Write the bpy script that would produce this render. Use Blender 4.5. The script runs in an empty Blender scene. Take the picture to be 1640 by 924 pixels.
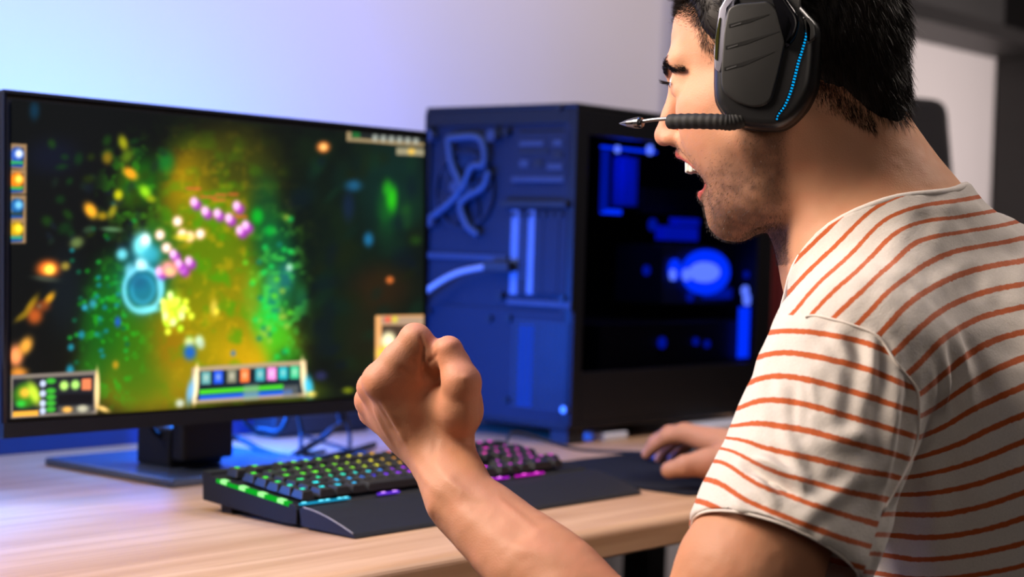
import bpy, bmesh, math, random
import numpy as np
from mathutils import Vector, Matrix

# ------------------------------------------------------------------ camera
random.seed(7)
rng = np.random.default_rng(7)
SC = bpy.context.scene
COL = SC.collection
FPX = 2800.0                      # focal length for a 1640 px wide frame
TH = math.radians(39.8)           # angle between the view axis and the desk's long side
CAM_Z = 1.05
PITCH = math.radians(-1.575)
ROLL = math.radians(1.83)
# the world: X runs along the desk to the right, Y away towards the wall, Z up
V_R = Vector((math.sin(TH), -math.cos(TH), 0))     # level camera right
V_F = Vector((math.cos(TH), math.sin(TH), 0))      # level camera forward
V_U = Vector((0, 0, 1))
_f = (V_F * math.cos(PITCH) + V_U * math.sin(PITCH)).normalized()
_u = V_R.cross(_f).normalized()
_rq = Matrix.Rotation(-ROLL, 3, _f)
C_F = _f
C_R = (_rq @ V_R).normalized()
C_U = (_rq @ _u).normalized()
CAM_LOC = Vector((0, 0, CAM_Z))
cam_data = bpy.data.cameras.new('camera')
cam = bpy.data.objects.new('camera', cam_data)
COL.objects.link(cam)
M = Matrix((( C_R.x, C_U.x, -C_F.x), (C_R.y, C_U.y, -C_F.y), (C_R.z, C_U.z, -C_F.z))).to_4x4()
M.translation = CAM_LOC
cam.matrix_world = M
cam_data.sensor_width = 36.0
cam_data.lens = FPX / 1640 * 36.0
cam_data.clip_start = 0.05
cam_data.dof.use_dof = True
cam_data.dof.focus_distance = 1.42
cam_data.dof.aperture_fstop = 5.0
SC.camera = cam

def at(px, py, d):
    """point seen at (px,py) in the 1640x924 photograph, d metres deep"""
    return CAM_LOC + (C_R * ((px - 820) / FPX) + C_U * (-(py - 462) / FPX) + C_F) * d
def nat(px, py, d):
    return np.array(at(px, py, d))

# ------------------------------------------------------------------ world, lights, exposure
SC.view_settings.view_transform = 'Standard'
SC.view_settings.look = 'None'
SC.view_settings.gamma = 1.0
SC.view_settings.use_curve_mapping = False
SC.view_settings.exposure = 0.0
w = bpy.data.worlds.new('world'); SC.world = w
w.use_nodes = True
w.node_tree.nodes['Background'].inputs[0].default_value = (0.55, 0.62, 0.9, 1)
w.node_tree.nodes['Background'].inputs[1].default_value = 0.03

def area_light(name, loc, target, size, power, color, size_y=None, spread=None):
    d = bpy.data.lights.new(name, 'AREA')
    d.energy = power; d.color = color; d.size = size
    if size_y: d.shape = 'RECTANGLE'; d.size_y = size_y
    if spread: d.spread = math.radians(spread)
    o = bpy.data.objects.new(name, d); COL.objects.link(o)
    o.location = loc
    o.rotation_euler = (Vector(target) - Vector(loc)).to_track_quat('-Z', 'Y').to_euler()
    return o
def cf(r, f, u):
    """level camera frame -> world"""
    return V_R * r + V_F * f + V_U * (CAM_Z + u)
head_c = at(1265, 115, 1.45)
# high softbox before the person, added fill behind the camera, light aimed at wall
KEY = area_light('key_light', cf(-1.1, 1.2, 0.95), at(1180, 400, 1.4), 0.85, 15.5, (1.0, 0.84, 0.70), spread=85)
FILL = area_light('fill_light', cf(0.5, -0.9, 0.7), at(1300, 400, 1.4), 1.2, 0.7, (1.0, 0.86, 0.74), spread=60)
RIM = area_light('room_light', cf(1.3, 2.0, 1.5), at(1200, 500, 1.4), 0.6, 8, (1.0, 0.86, 0.76), spread=100)
WALLW = area_light('wall_light', (2.4, 1.0, 2.4), (2.1, 1.97, 1.45), 0.8, 7.0, (1.0, 0.84, 0.78), spread=110)
SHELFW = area_light('shelf_fill', (3.9, 0.3, 1.35), (3.9, 1.97, 1.25), 0.4, 6.5, (1.0, 0.86, 0.82), spread=90)  # added to brighten the pale wall by the shelves, no lamp stands there
BLUE = area_light('blue_led_light', (1.0, 1.1, 2.2), (1.05, 1.97, 1.3), 0.5, 15, (0.26, 0.42, 1.0), spread=130)
BLUE2 = area_light('blue_led_strip', (1.38, 1.70, 1.10), (1.38, 1.985, 1.14), 0.5, 4, (0.05, 0.22, 1.0), size_y=0.10)
BLUE3 = area_light('blue_desk_lamp', (1.50, 1.80, 0.88), (2.03, 1.72, 0.84), 0.12, 13, (0.0, 0.11, 1.0))
BLUE4 = area_light('blue_foot_light', (1.47, 1.725, 0.90), (1.47, 1.72, 0.75), 0.10, 3.0, (0.0, 0.18, 1.0))
BLUE5 = area_light('blue_side_lamp', (0.86, 1.84, 0.98), (0.93, 1.62, 0.75), 0.10, 4.0, (0.01, 0.18, 1.0), spread=75)

# ------------------------------------------------------------------ helpers
def link(o, parent=None):
    COL.objects.link(o)
    if parent is not None:
        o.parent = parent
    return o
def tag(o, label=None, cat=None, group=None, kind=None):
    if label: o['label'] = label
    if cat: o['category'] = cat
    if group: o['group'] = group
    if kind: o['kind'] = kind
    return o
def empty(name, loc=(0, 0, 0), label=None, cat=None, group=None):
    o = bpy.data.objects.new(name, None); COL.objects.link(o)
    o.location = loc; o.empty_display_size = 0.05
    tag(o, label, cat, group)
    return o
def sub(parent, o):
    """parent a mesh authored in world coordinates under an (unrotated or rotated) empty"""
    o.parent = parent
    bpy.context.view_layer.update()
    o.matrix_parent_inverse = parent.matrix_world.inverted()
    return o
def mesh_np(name, V, F, mats, parent=None, smooth=True):
    me = bpy.data.meshes.new(name)
    if isinstance(F, np.ndarray):
        n = F.shape[1]
        me.vertices.add(len(V)); me.vertices.foreach_set('co', np.asarray(V, np.float32).ravel())
        me.loops.add(F.size); me.loops.foreach_set('vertex_index', F.astype(np.int32).ravel())
        me.polygons.add(len(F))
        me.polygons.foreach_set('loop_start', np.arange(0, F.size, n, dtype=np.int32))
        me.update(calc_edges=True)
    else:
        me.from_pydata([tuple(v) for v in V], [], F)
        me.update()
    for m in (mats if isinstance(mats, (list, tuple)) else [mats]): me.materials.append(m)
    if smooth:
        me.polygons.foreach_set('use_smooth', np.ones(len(me.polygons), bool))
    o = bpy.data.objects.new(name, me); COL.objects.link(o)
    if parent is not None: sub(parent, o)
    return o
def bm_obj(name, bm, mats, parent=None, smooth=False, world=True):
    me = bpy.data.meshes.new(name)
    bm.to_mesh(me); bm.free()
    for m in (mats if isinstance(mats, (list, tuple)) else [mats]): me.materials.append(m)
    if smooth:
        me.polygons.foreach_set('use_smooth', np.ones(len(me.polygons), bool))
    o = bpy.data.objects.new(name, me); COL.objects.link(o)
    if parent is not None:
        if world: sub(parent, o)
        else: o.parent = parent
    return o
def add_box(bm, c, s, bev=0, seg=2, rot=None, mi=0):
    r = bmesh.ops.create_cube(bm, size=1.0)
    vs = r['verts']
    bmesh.ops.scale(bm, verts=vs, vec=s)
    fs = set(f for v in vs for f in v.link_faces)
    if bev > 0:
        es = list(set(e for v in vs for e in v.link_edges))
        rb = bmesh.ops.bevel(bm, geom=es, offset=bev, segments=seg, profile=0.5, affect='EDGES')
        seen = set(rb['verts']); st = list(seen); 
        # all verts connected
        while st:
            v = st.pop()
            for e in v.link_edges:
                o = e.other_vert(v)
                if o not in seen: seen.add(o); st.append(o)
        vs = list(seen)
    if rot is not None:
        bmesh.ops.rotate(bm, verts=vs, cent=(0, 0, 0), matrix=rot)
    bmesh.ops.translate(bm, verts=vs, vec=c)
    if mi:
        for f in set(f for v in vs for f in v.link_faces): f.material_index = mi
    return vs
def box(name, lo, hi, mat, parent=None, bev=0, seg=2):
    bm = bmesh.new()
    lo = Vector(lo); hi = Vector(hi)
    add_box(bm, (lo + hi) / 2, hi - lo, bev, seg)
    return bm_obj(name, bm, mat, parent)
def add_cyl(bm, p0, p1, r0, r1=None, n=20, caps=True, mi=0):
    p0 = Vector(p0); p1 = Vector(p1); r1 = r0 if r1 is None else r1
    d = (p1 - p0)
    q = d.to_track_quat('Z', 'Y').to_matrix().to_4x4()
    q.translation = (p0 + p1) / 2
    r = bmesh.ops.create_cone(bm, cap_ends=caps, segments=n, radius1=r0, radius2=r1, depth=d.length, matrix=q)
    if mi:
        for f in set(f for v in r['verts'] for f in v.link_faces): f.material_index = mi
    return r['verts']
def cyl(name, p0, p1, r0, mat, parent=None, r1=None, n=24, smooth=False):
    bm = bmesh.new(); add_cyl(bm, p0, p1, r0, r1, n)
    return bm_obj(name, bm, mat, parent, smooth)
def catmull(pts, n=8):
    P = [np.array(p, float) for p in pts]
    P = [2 * P[0] - P[1]] + P + [2 * P[-1] - P[-2]]
    out = []
    for i in range(1, len(P) - 2):
        for k in range(n):
            t = k / n
            out.append(0.5 * ((2 * P[i]) + (-P[i-1] + P[i+1]) * t + (2*P[i-1] - 5*P[i] + 4*P[i+1] - P[i+2]) * t*t + (-P[i-1] + 3*P[i] - 3*P[i+1] + P[i+2]) * t**3))
    out.append(P[-2])
    return np.array(out)
def tube_data(path, rad, n=10, closed=False):
    path = np.asarray(path, float); m = len(path)
    rad = np.broadcast_to(np.asarray(rad, float), (m,))
    T = np.gradient(path, axis=0); T /= np.linalg.norm(T, axis=1)[:, None]
    up = np.array([0.0, 0, 1]) if abs(T[0][2]) < 0.9 else np.array([1.0, 0, 0])
    N = np.cross(T[0], up); N /= np.linalg.norm(N)
    V = []
    for i in range(m):
        N = N - T[i] * N.dot(T[i]); N /= np.linalg.norm(N)
        Bn = np.cross(T[i], N)
        for k in range(n):
            a = 2 * math.pi * k / n
            V.append(path[i] + rad[i] * (math.cos(a) * N + math.sin(a) * Bn))
    F = []
    for i in range(m - 1):
        for k in range(n):
            F.append((i*n + k, i*n + (k+1) % n, (i+1)*n + (k+1) % n, (i+1)*n + k))
    F.append(tuple(range(n))[::-1]); F.append(tuple((m-1)*n + k for k in range(n)))
    return V, F
def tube(name, pts, rad, mat, parent=None, n=10, sub_n=8, spline=True):
    path = catmull(pts, sub_n) if spline else np.array(pts, float)
    V, F = tube_data(path, rad, n)
    o = mesh_np(name, V, F, mat, parent)
    return o
def prism(name, poly, origin, ax, ay, az, t0, t1, mat, parent=None, bev=0, seg=3, smooth=False, dome=None):
    """polygon (list of 2D) in plane (ax, ay), extruded from t0 to t1 along az, outer edge bevelled"""
    bm = bmesh.new()
    origin = Vector(origin); ax = Vector(ax); ay = Vector(ay); az = Vector(az)
    va = [bm.verts.new(origin + ax*x + ay*y + az*t0) for x, y in poly]
    vb = [bm.verts.new(origin + ax*x + ay*y + az*t1) for x, y in poly]
    n = len(poly)
    bm.faces.new(va[::-1]); top = bm.faces.new(vb)
    for i in range(n): bm.faces.new((va[i], va[(i+1) % n], vb[(i+1) % n], vb[i]))
    bmesh.ops.recalc_face_normals(bm, faces=bm.faces)
    if bev:
        bmesh.ops.bevel(bm, geom=[e for e in top.edges], offset=bev, segments=seg, profile=0.5, affect='EDGES')
    return bm_obj(name, bm, mat, parent, smooth)
def smooth_poly(pts, n=6):
    P = [np.array(p, float) for p in pts]; m = len(P); out = []
    for i in range(m):
        a, b, c, d = P[(i-1) % m], P[i], P[(i+1) % m], P[(i+2) % m]
        for k in range(n):
            t = k / n
            q = 0.5*((2*b) + (-a+c)*t + (2*a-5*b+4*c-d)*t*t + (-a+3*b-3*c+d)*t**3)
            out.append((float(q[0]), float(q[1])))
    return out
def round_poly(pts, r, n=5):
    """straight sided polygon with rounded corners"""
    out = []; m = len(pts)
    for i in range(m):
        p = Vector(pts[i]); a = Vector(pts[i-1]); c = Vector(pts[(i+1) % m])
        da = (a - p); dc = (c - p); rr = min(r, da.length*0.45, dc.length*0.45)
        A = p + da.normalized()*rr; Cc = p + dc.normalized()*rr
        for k in range(n + 1):
            t = k/n
            q = A*(1-t)**2 + p*2*t*(1-t) + Cc*t*t
            out.append((q.x, q.y))
    return out

# ------------------------------------------------------------------ materials
def mat(name, color=(0.5, 0.5, 0.5), rough=0.5, metal=0.0, emis=None, estr=0.0, spec=0.5, noise=None, bump=None, coat=0, alpha=None, trans=0):
    m = bpy.data.materials.new(name); m.use_nodes = True
    nt = m.node_tree; b = nt.nodes['Principled BSDF']
    b.inputs['Base Color'].default_value = (*color, 1)
    b.inputs['Roughness'].default_value = rough
    b.inputs['Metallic'].default_value = metal
    b.inputs['Specular IOR Level'].default_value = spec
    b.inputs['Coat Weight'].default_value = coat
    b.inputs['Transmission Weight'].default_value = trans
    if emis is not None:
        b.inputs['Emission Color'].default_value = (*emis, 1)
        b.inputs['Emission Strength'].default_value = estr
    if noise:   # (scale, amount) slight colour mottling
        tc = nt.nodes.new('ShaderNodeTexCoord'); tx = nt.nodes.new('ShaderNodeTexNoise')
        tx.inputs['Scale'].default_value = noise[0]; tx.inputs['Detail'].default_value = 5
        nt.links.new(tc.outputs['Object'], tx.inputs['Vector'])
        r = nt.nodes.new('ShaderNodeMapRange')
        r.inputs['To Min'].default_value = 1 - noise[1]; r.inputs['To Max'].default_value = 1 + noise[1]
        nt.links.new(tx.outputs['Fac'], r.inputs['Value'])
        mx = nt.nodes.new('ShaderNodeVectorMath'); mx.operation = 'SCALE'
        mx.inputs[0].default_value = color
        nt.links.new(r.outputs[0], mx.inputs['Scale'])
        nt.links.new(mx.outputs[0], b.inputs['Base Color'])
    if bump:    # (scale, strength, distance)
        tc = nt.nodes.new('ShaderNodeTexCoord'); tx = nt.nodes.new('ShaderNodeTexNoise')
        tx.inputs['Scale'].default_value = bump[0]; tx.inputs['Detail'].default_value = 4
        nt.links.new(tc.outputs['Object'], tx.inputs['Vector'])
        bp = nt.nodes.new('ShaderNodeBump'); bp.inputs['Strength'].default_value = bump[1]
        bp.inputs['Distance'].default_value = bump[2]
        nt.links.new(tx.outputs['Fac'], bp.inputs['Height']); nt.links.new(bp.outputs[0], b.inputs['Normal'])
    return m
def emat(name, color, s):
    m = bpy.data.materials.new(name); m.use_nodes = True
    nt = m.node_tree; nt.nodes.clear()
    e = nt.nodes.new('ShaderNodeEmission'); o = nt.nodes.new('ShaderNodeOutputMaterial')
    e.inputs[0].default_value = (*color, 1); e.inputs[1].default_value = s
    nt.links.new(e.outputs[0], o.inputs[0])
    return m
M_black = mat('black_plastic', (0.008, 0.008, 0.009), 0.45, spec=0.3, noise=(40, 0.15))
M_blackm = mat('matte_black', (0.008, 0.008, 0.008), 0.6, spec=0.22, bump=(900, 0.15, 0.0004))
M_gloss = mat('gloss_black', (0.006, 0.006, 0.008), 0.12)
M_metal = mat('brushed_steel', (0.55, 0.55, 0.56), 0.3, 1.0, noise=(60, 0.1))
M_dmetal = mat('dark_steel', (0.10, 0.10, 0.105), 0.42, 0.7, noise=(30, 0.12))
M_rub = mat('black_rubber', (0.01, 0.01, 0.01), 0.7, noise=(50, 0.1))
# ------------------------------------------------------------------ the room
def plaster(name, col):
    m = mat(name, col, 0.85, bump=(35, 0.12, 0.002), noise=(3, 0.03)); return m
M_wall = plaster('wall_paint', (0.72, 0.68, 0.68))
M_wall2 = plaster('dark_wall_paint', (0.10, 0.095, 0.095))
M_floor = mat('dark_carpet', (0.05, 0.045, 0.045), 0.95, noise=(120, 0.3), bump=(300, 0.4, 0.003))
def struct(name, lo, hi, m, bev=0):
    o = box(name, lo, hi, m, bev=bev); o['kind'] = 'structure'; return o
WY = 1.985
struct('floor', (-2.5, -2.5, -0.05), (6.5, WY + 0.1, 0.0), M_floor)
struct('ceiling', (-2.5, -2.5, 2.7), (6.5, WY + 0.1, 2.75), plaster('ceiling_paint', (0.25, 0.25, 0.25)))
struct('wall_back', (-2.5, WY, 0), (6.5, WY + 0.1, 2.7), M_wall)
struct('baseboard_back', (-2.5, WY - 0.015, 0), (6.5, WY, 0.09), mat('baseboard_paint', (0.6, 0.6, 0.6), 0.5, noise=(8, .05)), bev=0.003)
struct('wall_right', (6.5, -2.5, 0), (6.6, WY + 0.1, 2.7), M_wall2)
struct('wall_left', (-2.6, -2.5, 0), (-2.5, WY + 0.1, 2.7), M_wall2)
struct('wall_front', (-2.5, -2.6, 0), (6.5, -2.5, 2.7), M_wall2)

# pale blue curtain strip right of the case
def curtain(name, x0, x1, z0, z1, y, m, amp, n, label, cat):
    V = []; F = []; nx = n * 14
    rows = 10
    for j in range(rows + 1):
        z = z0 + (z1 - z0) * j / rows
        for side in (0, 1):
            for i in range(nx + 1):
                t = i / nx
                yy = y + amp * math.sin(t * n * 2 * math.pi + 0.25*math.sin(j*0.4)) + amp*0.3*math.sin(t*n*5.1) + side * 0.003
                V.append((x0 + (x1 - x0) * t, yy, z))
    w_ = nx + 1
    for j in range(rows):
        for side in (0, 1):
            for i in range(nx):
                a = (j*2 + side)*w_ + i; b = ((j+1)*2 + side)*w_ + i
                F.append((a, a+1, b+1, b) if side == 0 else (b, b+1, a+1, a))
    o = mesh_np(name, V, F, m)
    tag(o, label, cat); return o
curtain('curtain', 2.84, 2.985, 0.95, 2.45, WY - 0.045, mat('pale_blue_fabric', (0.42, 0.52, 0.85), 0.9, noise=(9, 0.35), bump=(600, .2, .001)), 0.014, 3,
        'pale blue curtain hanging on the wall behind the face of the man', 'curtain')
curtain('fabric_hanging', 3.10, 3.32, 0.4, 1.12, WY - 0.055, mat('dark_red_fabric', (0.16, 0.012, 0.01), 0.9, noise=(200, 0.2), bump=(600, .2, .001)), 0.016, 4,
        'dark red fabric hanging behind the right end of the computer case', 'fabric')

# dark shelving unit far right
sh = empty('shelving_unit', (3.86, 1.88, 0), 'tall dark open shelving unit against the pale wall at the right', 'shelf')
M_dwood = mat('dark_wood', (0.022, 0.02, 0.02), 0.5, noise=(14, 0.3))
box('side_panel', (4.33, 1.79, 0), (4.40, WY-.005, 2.3), M_dwood, sh, 0.002)
box('side_panel', (3.35, 1.79, 0), (3.39, WY-.005, 2.3), M_dwood, sh, 0.002)
box('shelf_board', (3.39, 1.79, 1.565), (4.33, WY-.005, 1.60), M_dwood, sh, 0.002)
box('shelf_board', (3.39, 1.79, 2.25), (4.33, WY-.005, 2.28), M_dwood, sh, 0.002)
box('shelf_board', (3.39, 1.79, 0.55), (4.33, WY-.005, 0.58), M_dwood, sh, 0.002)
box('back_panel', (3.39, WY-.02, 1.60), (4.33, WY-.005, 2.25), mat('grey_laminate', (0.06, 0.058, 0.058), 0.6, noise=(10, .1)), sh)
box('dark_cabinet', (4.42, 1.45, 0), (5.2, WY-.005, 2.3), M_dwood, None, 0.003)
bpy.data.objects['dark_cabinet'].name = 'wardrobe'
tag(bpy.data.objects['wardrobe'], 'black wardrobe at the right edge beside the shelving unit', 'wardrobe')

# spare chair behind the person's neck
def spare_chair():
    t = empty('office_chair', (3.02, 1.49, 0), 'dark grey chair with tapered backrest behind the neck of the man', 'chair')
    mt = mat('charcoal_fabric', (0.03, 0.028, 0.027), 0.85, noise=(200, 0.2), bump=(500, .3, .001))
    c = at(1452, 330, 3.5)
    # backrest: tapered slab facing the camera
    ax = V_R; ay = V_U; az = -V_F
    poly = round_poly([(-0.19, -0.26), (0.125, -0.26), (0.067, 0.212), (-0.15, 0.225)], 0.03)
    prism('backrest', poly, c, ax, ay, az, -0.03, 0.03, mt, t, 0.012)
    b = Vector((c.x, c.y, 0))
    prism('seat', round_poly([(-0.24, -0.22), (0.24, -0.22), (0.22, 0.22), (-0.22, 0.22)], 0.06), b + Vector((0, 0, 0.45)) - V_F*0.22, V_R, V_F, V_U, -0.04, 0.035, mt, t, 0.02)
    bm = bmesh.new(); add_box(bm, b + Vector((0, 0, 0.62)) + V_F*0.03, (0.05, 0.02, 0.45), 0.004, rot=None)
    bm_obj('back_bracket', bm, M_blackm, t)
    s = b - V_F*0.22
    cyl('gas_column', s + Vector((0, 0, 0.08)), s + Vector((0, 0, 0.42)), 0.028, M_dmetal, t)
    for k in range(5):
        a = k * 2*math.pi/5
        e = s + Vector((math.cos(a)*0.28, math.sin(a)*0.28, 0.07))
        cyl('leg', s + Vector((0, 0, 0.10)), e, 0.022, M_black, t, r1=0.014, n=12)
        cyl('caster', e + Vector((-0.012, 0, -0.045)), e + Vector((0.012, 0, -0.045)), 0.025, M_rub, t, n=16)
spare_chair()

# ------------------------------------------------------------------ desk
def wood_mat():
    m = bpy.data.materials.new('pine_top'); m.use_nodes = True
    nt = m.node_tree; b = nt.nodes['Principled BSDF']
    tc = nt.nodes.new('ShaderNodeTexCoord'); mp = nt.nodes.new('ShaderNodeMapping')
    mp.inputs['Scale'].default_value = (1.2, 22, 22)
    n1 = nt.nodes.new('ShaderNodeTexNoise'); n1.inputs['Scale'].default_value = 2.0; n1.inputs['Detail'].default_value = 8; n1.inputs['Distortion'].default_value = 0.6
    n2 = nt.nodes.new('ShaderNodeTexNoise'); n2.inputs['Scale'].default_value = 1.0; n2.inputs['Detail'].default_value = 2
    mp2 = nt.nodes.new('ShaderNodeMapping'); mp2.inputs['Scale'].default_value = (1.5, 9, 9)
    nt.links.new(tc.outputs['Object'], mp.inputs[0]); nt.links.new(mp.outputs[0], n1.inputs[0])
    nt.links.new(tc.outputs['Object'], mp2.inputs[0]); nt.links.new(mp2.outputs[0], n2.inputs[0])
    cr = nt.nodes.new('ShaderNodeValToRGB')
    cr.color_ramp.elements[0].position = 0.32; cr.color_ramp.elements[0].color = (0.47, 0.265, 0.13, 1)
    cr.color_ramp.elements[1].position = 0.62; cr.color_ramp.elements[1].color = (0.60, 0.365, 0.195, 1)
    nt.links.new(n1.outputs['Fac'], cr.inputs[0])
    mx = nt.nodes.new('ShaderNodeMix'); mx.data_type = 'RGBA'; mx.blend_type = 'MULTIPLY'
    r2 = nt.nodes.new('ShaderNodeValToRGB')
    r2.color_ramp.elements[0].position = .35; r2.color_ramp.elements[0].color = (0.86, 0.78, 0.7, 1)
    r2.color_ramp.elements[1].position = .6; r2.color_ramp.elements[1].color = (1, 1, 1, 1)
    nt.links.new(n2.outputs['Fac'], r2.inputs[0])
    mx.inputs[0].default_value = 0.8
    nt.links.new(cr.outputs[0], mx.inputs[6]); nt.links.new(r2.outputs[0], mx.inputs[7])
    nt.links.new(mx.outputs[2], b.inputs['Base Color'])
    b.inputs['Roughness'].default_value = 0.42
    bp = nt.nodes.new('ShaderNodeBump'); bp.inputs['Strength'].default_value = 0.08; bp.inputs['Distance'].default_value = 0.001
    nt.links.new(n1.outputs['Fac'], bp.inputs['Height']); nt.links.new(bp.outputs[0], b.inputs['Normal'])
    return m
M_wood = wood_mat()
DZ = 0.75
DY0, DY1 = 1.095, 1.965
desk = empty('desk', (1.5, 1.5, 0), 'pale pine desk with rounded front edge under keyboard and monitor', 'desk')
bm = bmesh.new()
X0, X1 = -0.2, 2.72
prof = [(DY1, DZ), (DY1, DZ - 0.034), (DY0 + .004, DZ - 0.034), (DY0, DZ - 0.031)]
for k in range(7):
    a = math.pi + (-math.pi/2) * k / 6
    prof.append((DY0 + 0.016 + 0.016*math.cos(a), DZ - 0.010 + 0.010*math.sin(a)))
L = [bm.verts.new((X0, y, z)) for y, z in prof]; R = [bm.verts.new((X1, y, z)) for y, z in prof]
bm.faces.new(L); bm.faces.new(R[::-1])
for i in range(len(prof)):
    bm.faces.new((L[i], R[i], R[(i+1) % len(prof)], L[(i+1) % len(prof)]))
bmesh.ops.recalc_face_normals(bm, faces=bm.faces)
bm_obj('desk_top', bm, M_wood, desk)
for x in (-0.1, 2.64):
    for y in (1.18, 1.86):
        box('leg', (x - 0.03, y - 0.03, 0), (x + 0.03, y + 0.03, DZ - 0.034), M_dwood, desk, 0.003)
box('rear_rail', (-0.07, 1.85, 0.62), (2.61, 1.88, DZ - 0.034), M_dwood, desk, 0.002)

bb = box('splash_board', (-0.2, 1.950, DZ), (1.80, 1.962, DZ + .115), mat('navy_board', (0.012, 0.02, 0.07), .5, noise=(10, .15)), None, .002)
tag(bb, 'low navy board standing behind the wide monitor along the wall', 'board')
# ------------------------------------------------------------------ monitor
def project(P):
    P = np.asarray(P, float) - np.array(CAM_LOC)
    d = P @ np.array(C_F)
    return 820 + FPX * (P @ np.array(C_R)) / d, 462 - FPX * (P @ np.array(C_U)) / d
def hitY(px, py, Y):
    d = np.array(C_R) * (px - 820) / FPX - np.array(C_U) * (py - 462) / FPX + np.array(C_F)
    return Vector(np.array(CAM_LOC) + d * (Y / d[1]))
def hitX(px, py, X):
    d = np.array(C_R) * (px - 820) / FPX - np.array(C_U) * (py - 462) / FPX + np.array(C_F)
    return Vector(np.array(CAM_LOC) + d * (X / d[0]))

MON = empty('monitor', (1.40, 1.62, DZ), 'wide black monitor showing a bright forest scene on a slab foot', 'monitor')
MX0, MX1, MZ0, MZ1, MY = 1.070, 1.728, 0.824, 1.192, 1.590
tilt = Matrix.Rotation(math.radians(-2.2), 4, 'X')
mc = Vector(((MX0+MX1)/2, MY, (MZ0+MZ1)/2))
def mpt(x, z, y=0.0):
    """point on the tilted monitor: x to the right, z up from its centre, y behind its face"""
    v = tilt @ Vector((x, y, z)); return mc + v
HWm, HHm = (MX1-MX0)/2, (MZ1-MZ0)/2
def mon_box(name, x0, x1, z0, z1, y0, y1, m, bev=0.0, parent=None):
    bm = bmesh.new(); add_box(bm, ((x0+x1)/2, (y0+y1)/2, (z0+z1)/2), (x1-x0, y1-y0, z1-z0), bev)
    bmesh.ops.transform(bm, matrix=Matrix.Translation(mc) @ tilt, verts=bm.verts)
    return bm_obj(name, bm, m, parent or MON)
hs = mon_box('housing', -HWm, HWm, -HHm, HHm, 0.002, 0.030, M_black, 0.002)
mon_box('rear_cover', -0.22, 0.22, -0.13, 0.12, 0.030, 0.060, M_black, 0.01)
bz = 0.0035
mon_box('bezel', -HWm, HWm, HHm-bz, HHm, -0.0015, 0.002, M_black)
mon_box('bezel', -HWm, HWm, -HHm, -HHm+0.016, -0.0015, 0.002, M_black)
mon_box('bezel', -HWm, -HWm+bz, -HHm+0.016, HHm-bz, -0.0015, 0.002, M_gloss)
mon_box('bezel', HWm-bz, HWm, -HHm+0.016, HHm-bz, -0.0015, 0.002, M_gloss)
# stand
mon_box('neck', -0.035, 0.045, -0.235, -0.10, 0.062, 0.085, M_black, 0.004)
bm = bmesh.new()
base_c = (1.455, 1.715)
add_box(bm, (base_c[0]-0.015, base_c[1], DZ + 0.005), (0.27, 0.25, 0.010), 0.003)
bm_obj('base_plate', bm, mat('blue_black_gloss', (0.10, 0.12, 0.16), 0.25, 0.4), MON)
box('neck_foot', (base_c[0]-0.09, base_c[1]-0.045, DZ+0.01), (base_c[0]-0.005, base_c[1]+0.02, DZ+0.06), M_black, MON, 0.004)

# the picture on the screen, stored as a colour per point
SX0, SX1, SZ0, SZ1 = -HWm + 0.010, HWm - 0.006, -HHm + 0.019, HHm - 0.010
NX, NZ = 460, 260
gx, gz = np.meshgrid(np.linspace(SX0, SX1, NX), np.linspace(SZ0, SZ1, NZ))
Rm = np.array(tilt.to_3x3())
Pw = np.stack([gx.ravel(), np.full(gx.size, -0.0004), gz.ravel()], 1) @ Rm.T + np.array(mc)
# picture coordinates: a flat canvas 646 x 490 laid over the screen
cu = (gx.ravel() - SX0) / (SX1 - SX0); cv = (SZ1 - gz.ravel()) / (SZ1 - SZ0)
def homog(src, dst):
    A = []; b = []
    for (x, y), (X, Y) in zip(src, dst):
        A.append([x, y, 1, 0, 0, 0, -X*x, -X*y]); b.append(X)
        A.append([0, 0, 0, x, y, 1, -Y*x, -Y*y]); b.append(Y)
    h = np.linalg.solve(np.array(A, float), np.array(b, float)); return np.append(h, 1).reshape(3, 3)
Hm = homog([(0, 0), (1, 0), (1, 1), (0, 1)], [(27, 157), (668, 223), (668, 646), (29, 676)])
q = np.stack([cu, cv, np.ones_like(cu)], 1) @ Hm.T
QX, QY = q[:, 0] / q[:, 2], q[:, 1] / q[:, 2]
def vnoise(x, y, seed):
    r = np.random.default_rng(seed); T = r.random((64, 64))
    xi = np.floor(x).astype(int); yi = np.floor(y).astype(int); fx = x - xi; fy = y - yi
    fx = fx*fx*(3-2*fx); fy = fy*fy*(3-2*fy)
    g = lambda a, b: T[a % 64, b % 64]
    return (g(xi, yi)*(1-fx) + g(xi+1, yi)*fx)*(1-fy) + (g(xi, yi+1)*(1-fx) + g(xi+1, yi+1)*fx)*fy
def fbm(sc, seed):
    return sum(vnoise(QX/sc*2**o, QY/sc*2**o, seed+o) / 2**(o+1) for o in range(4))
cv_rgb = np.zeros((len(QX), 3)); cv_rgb[:] = (13, 15, 14)
def paint(mask, col, al=1.0):
    global cv_rgb
    m_ = np.clip(mask, 0, 1)[:, None] * al
    cv_rgb = cv_rgb * (1 - m_) + np.array(col, float) * m_
def blob(x, y, rx, ry, col, al=1.0, ang=0, hard=1.5):
    c, s = math.cos(math.radians(ang)), math.sin(math.radians(ang))
    dx = QX - x; dy = QY - y
    u_ = (dx*c + dy*s)/rx; v_ = (-dx*s + dy*c)/ry
    r_ = u_*u_ + v_*v_
    paint(np.exp(-r_**hard), col, al)
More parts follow.
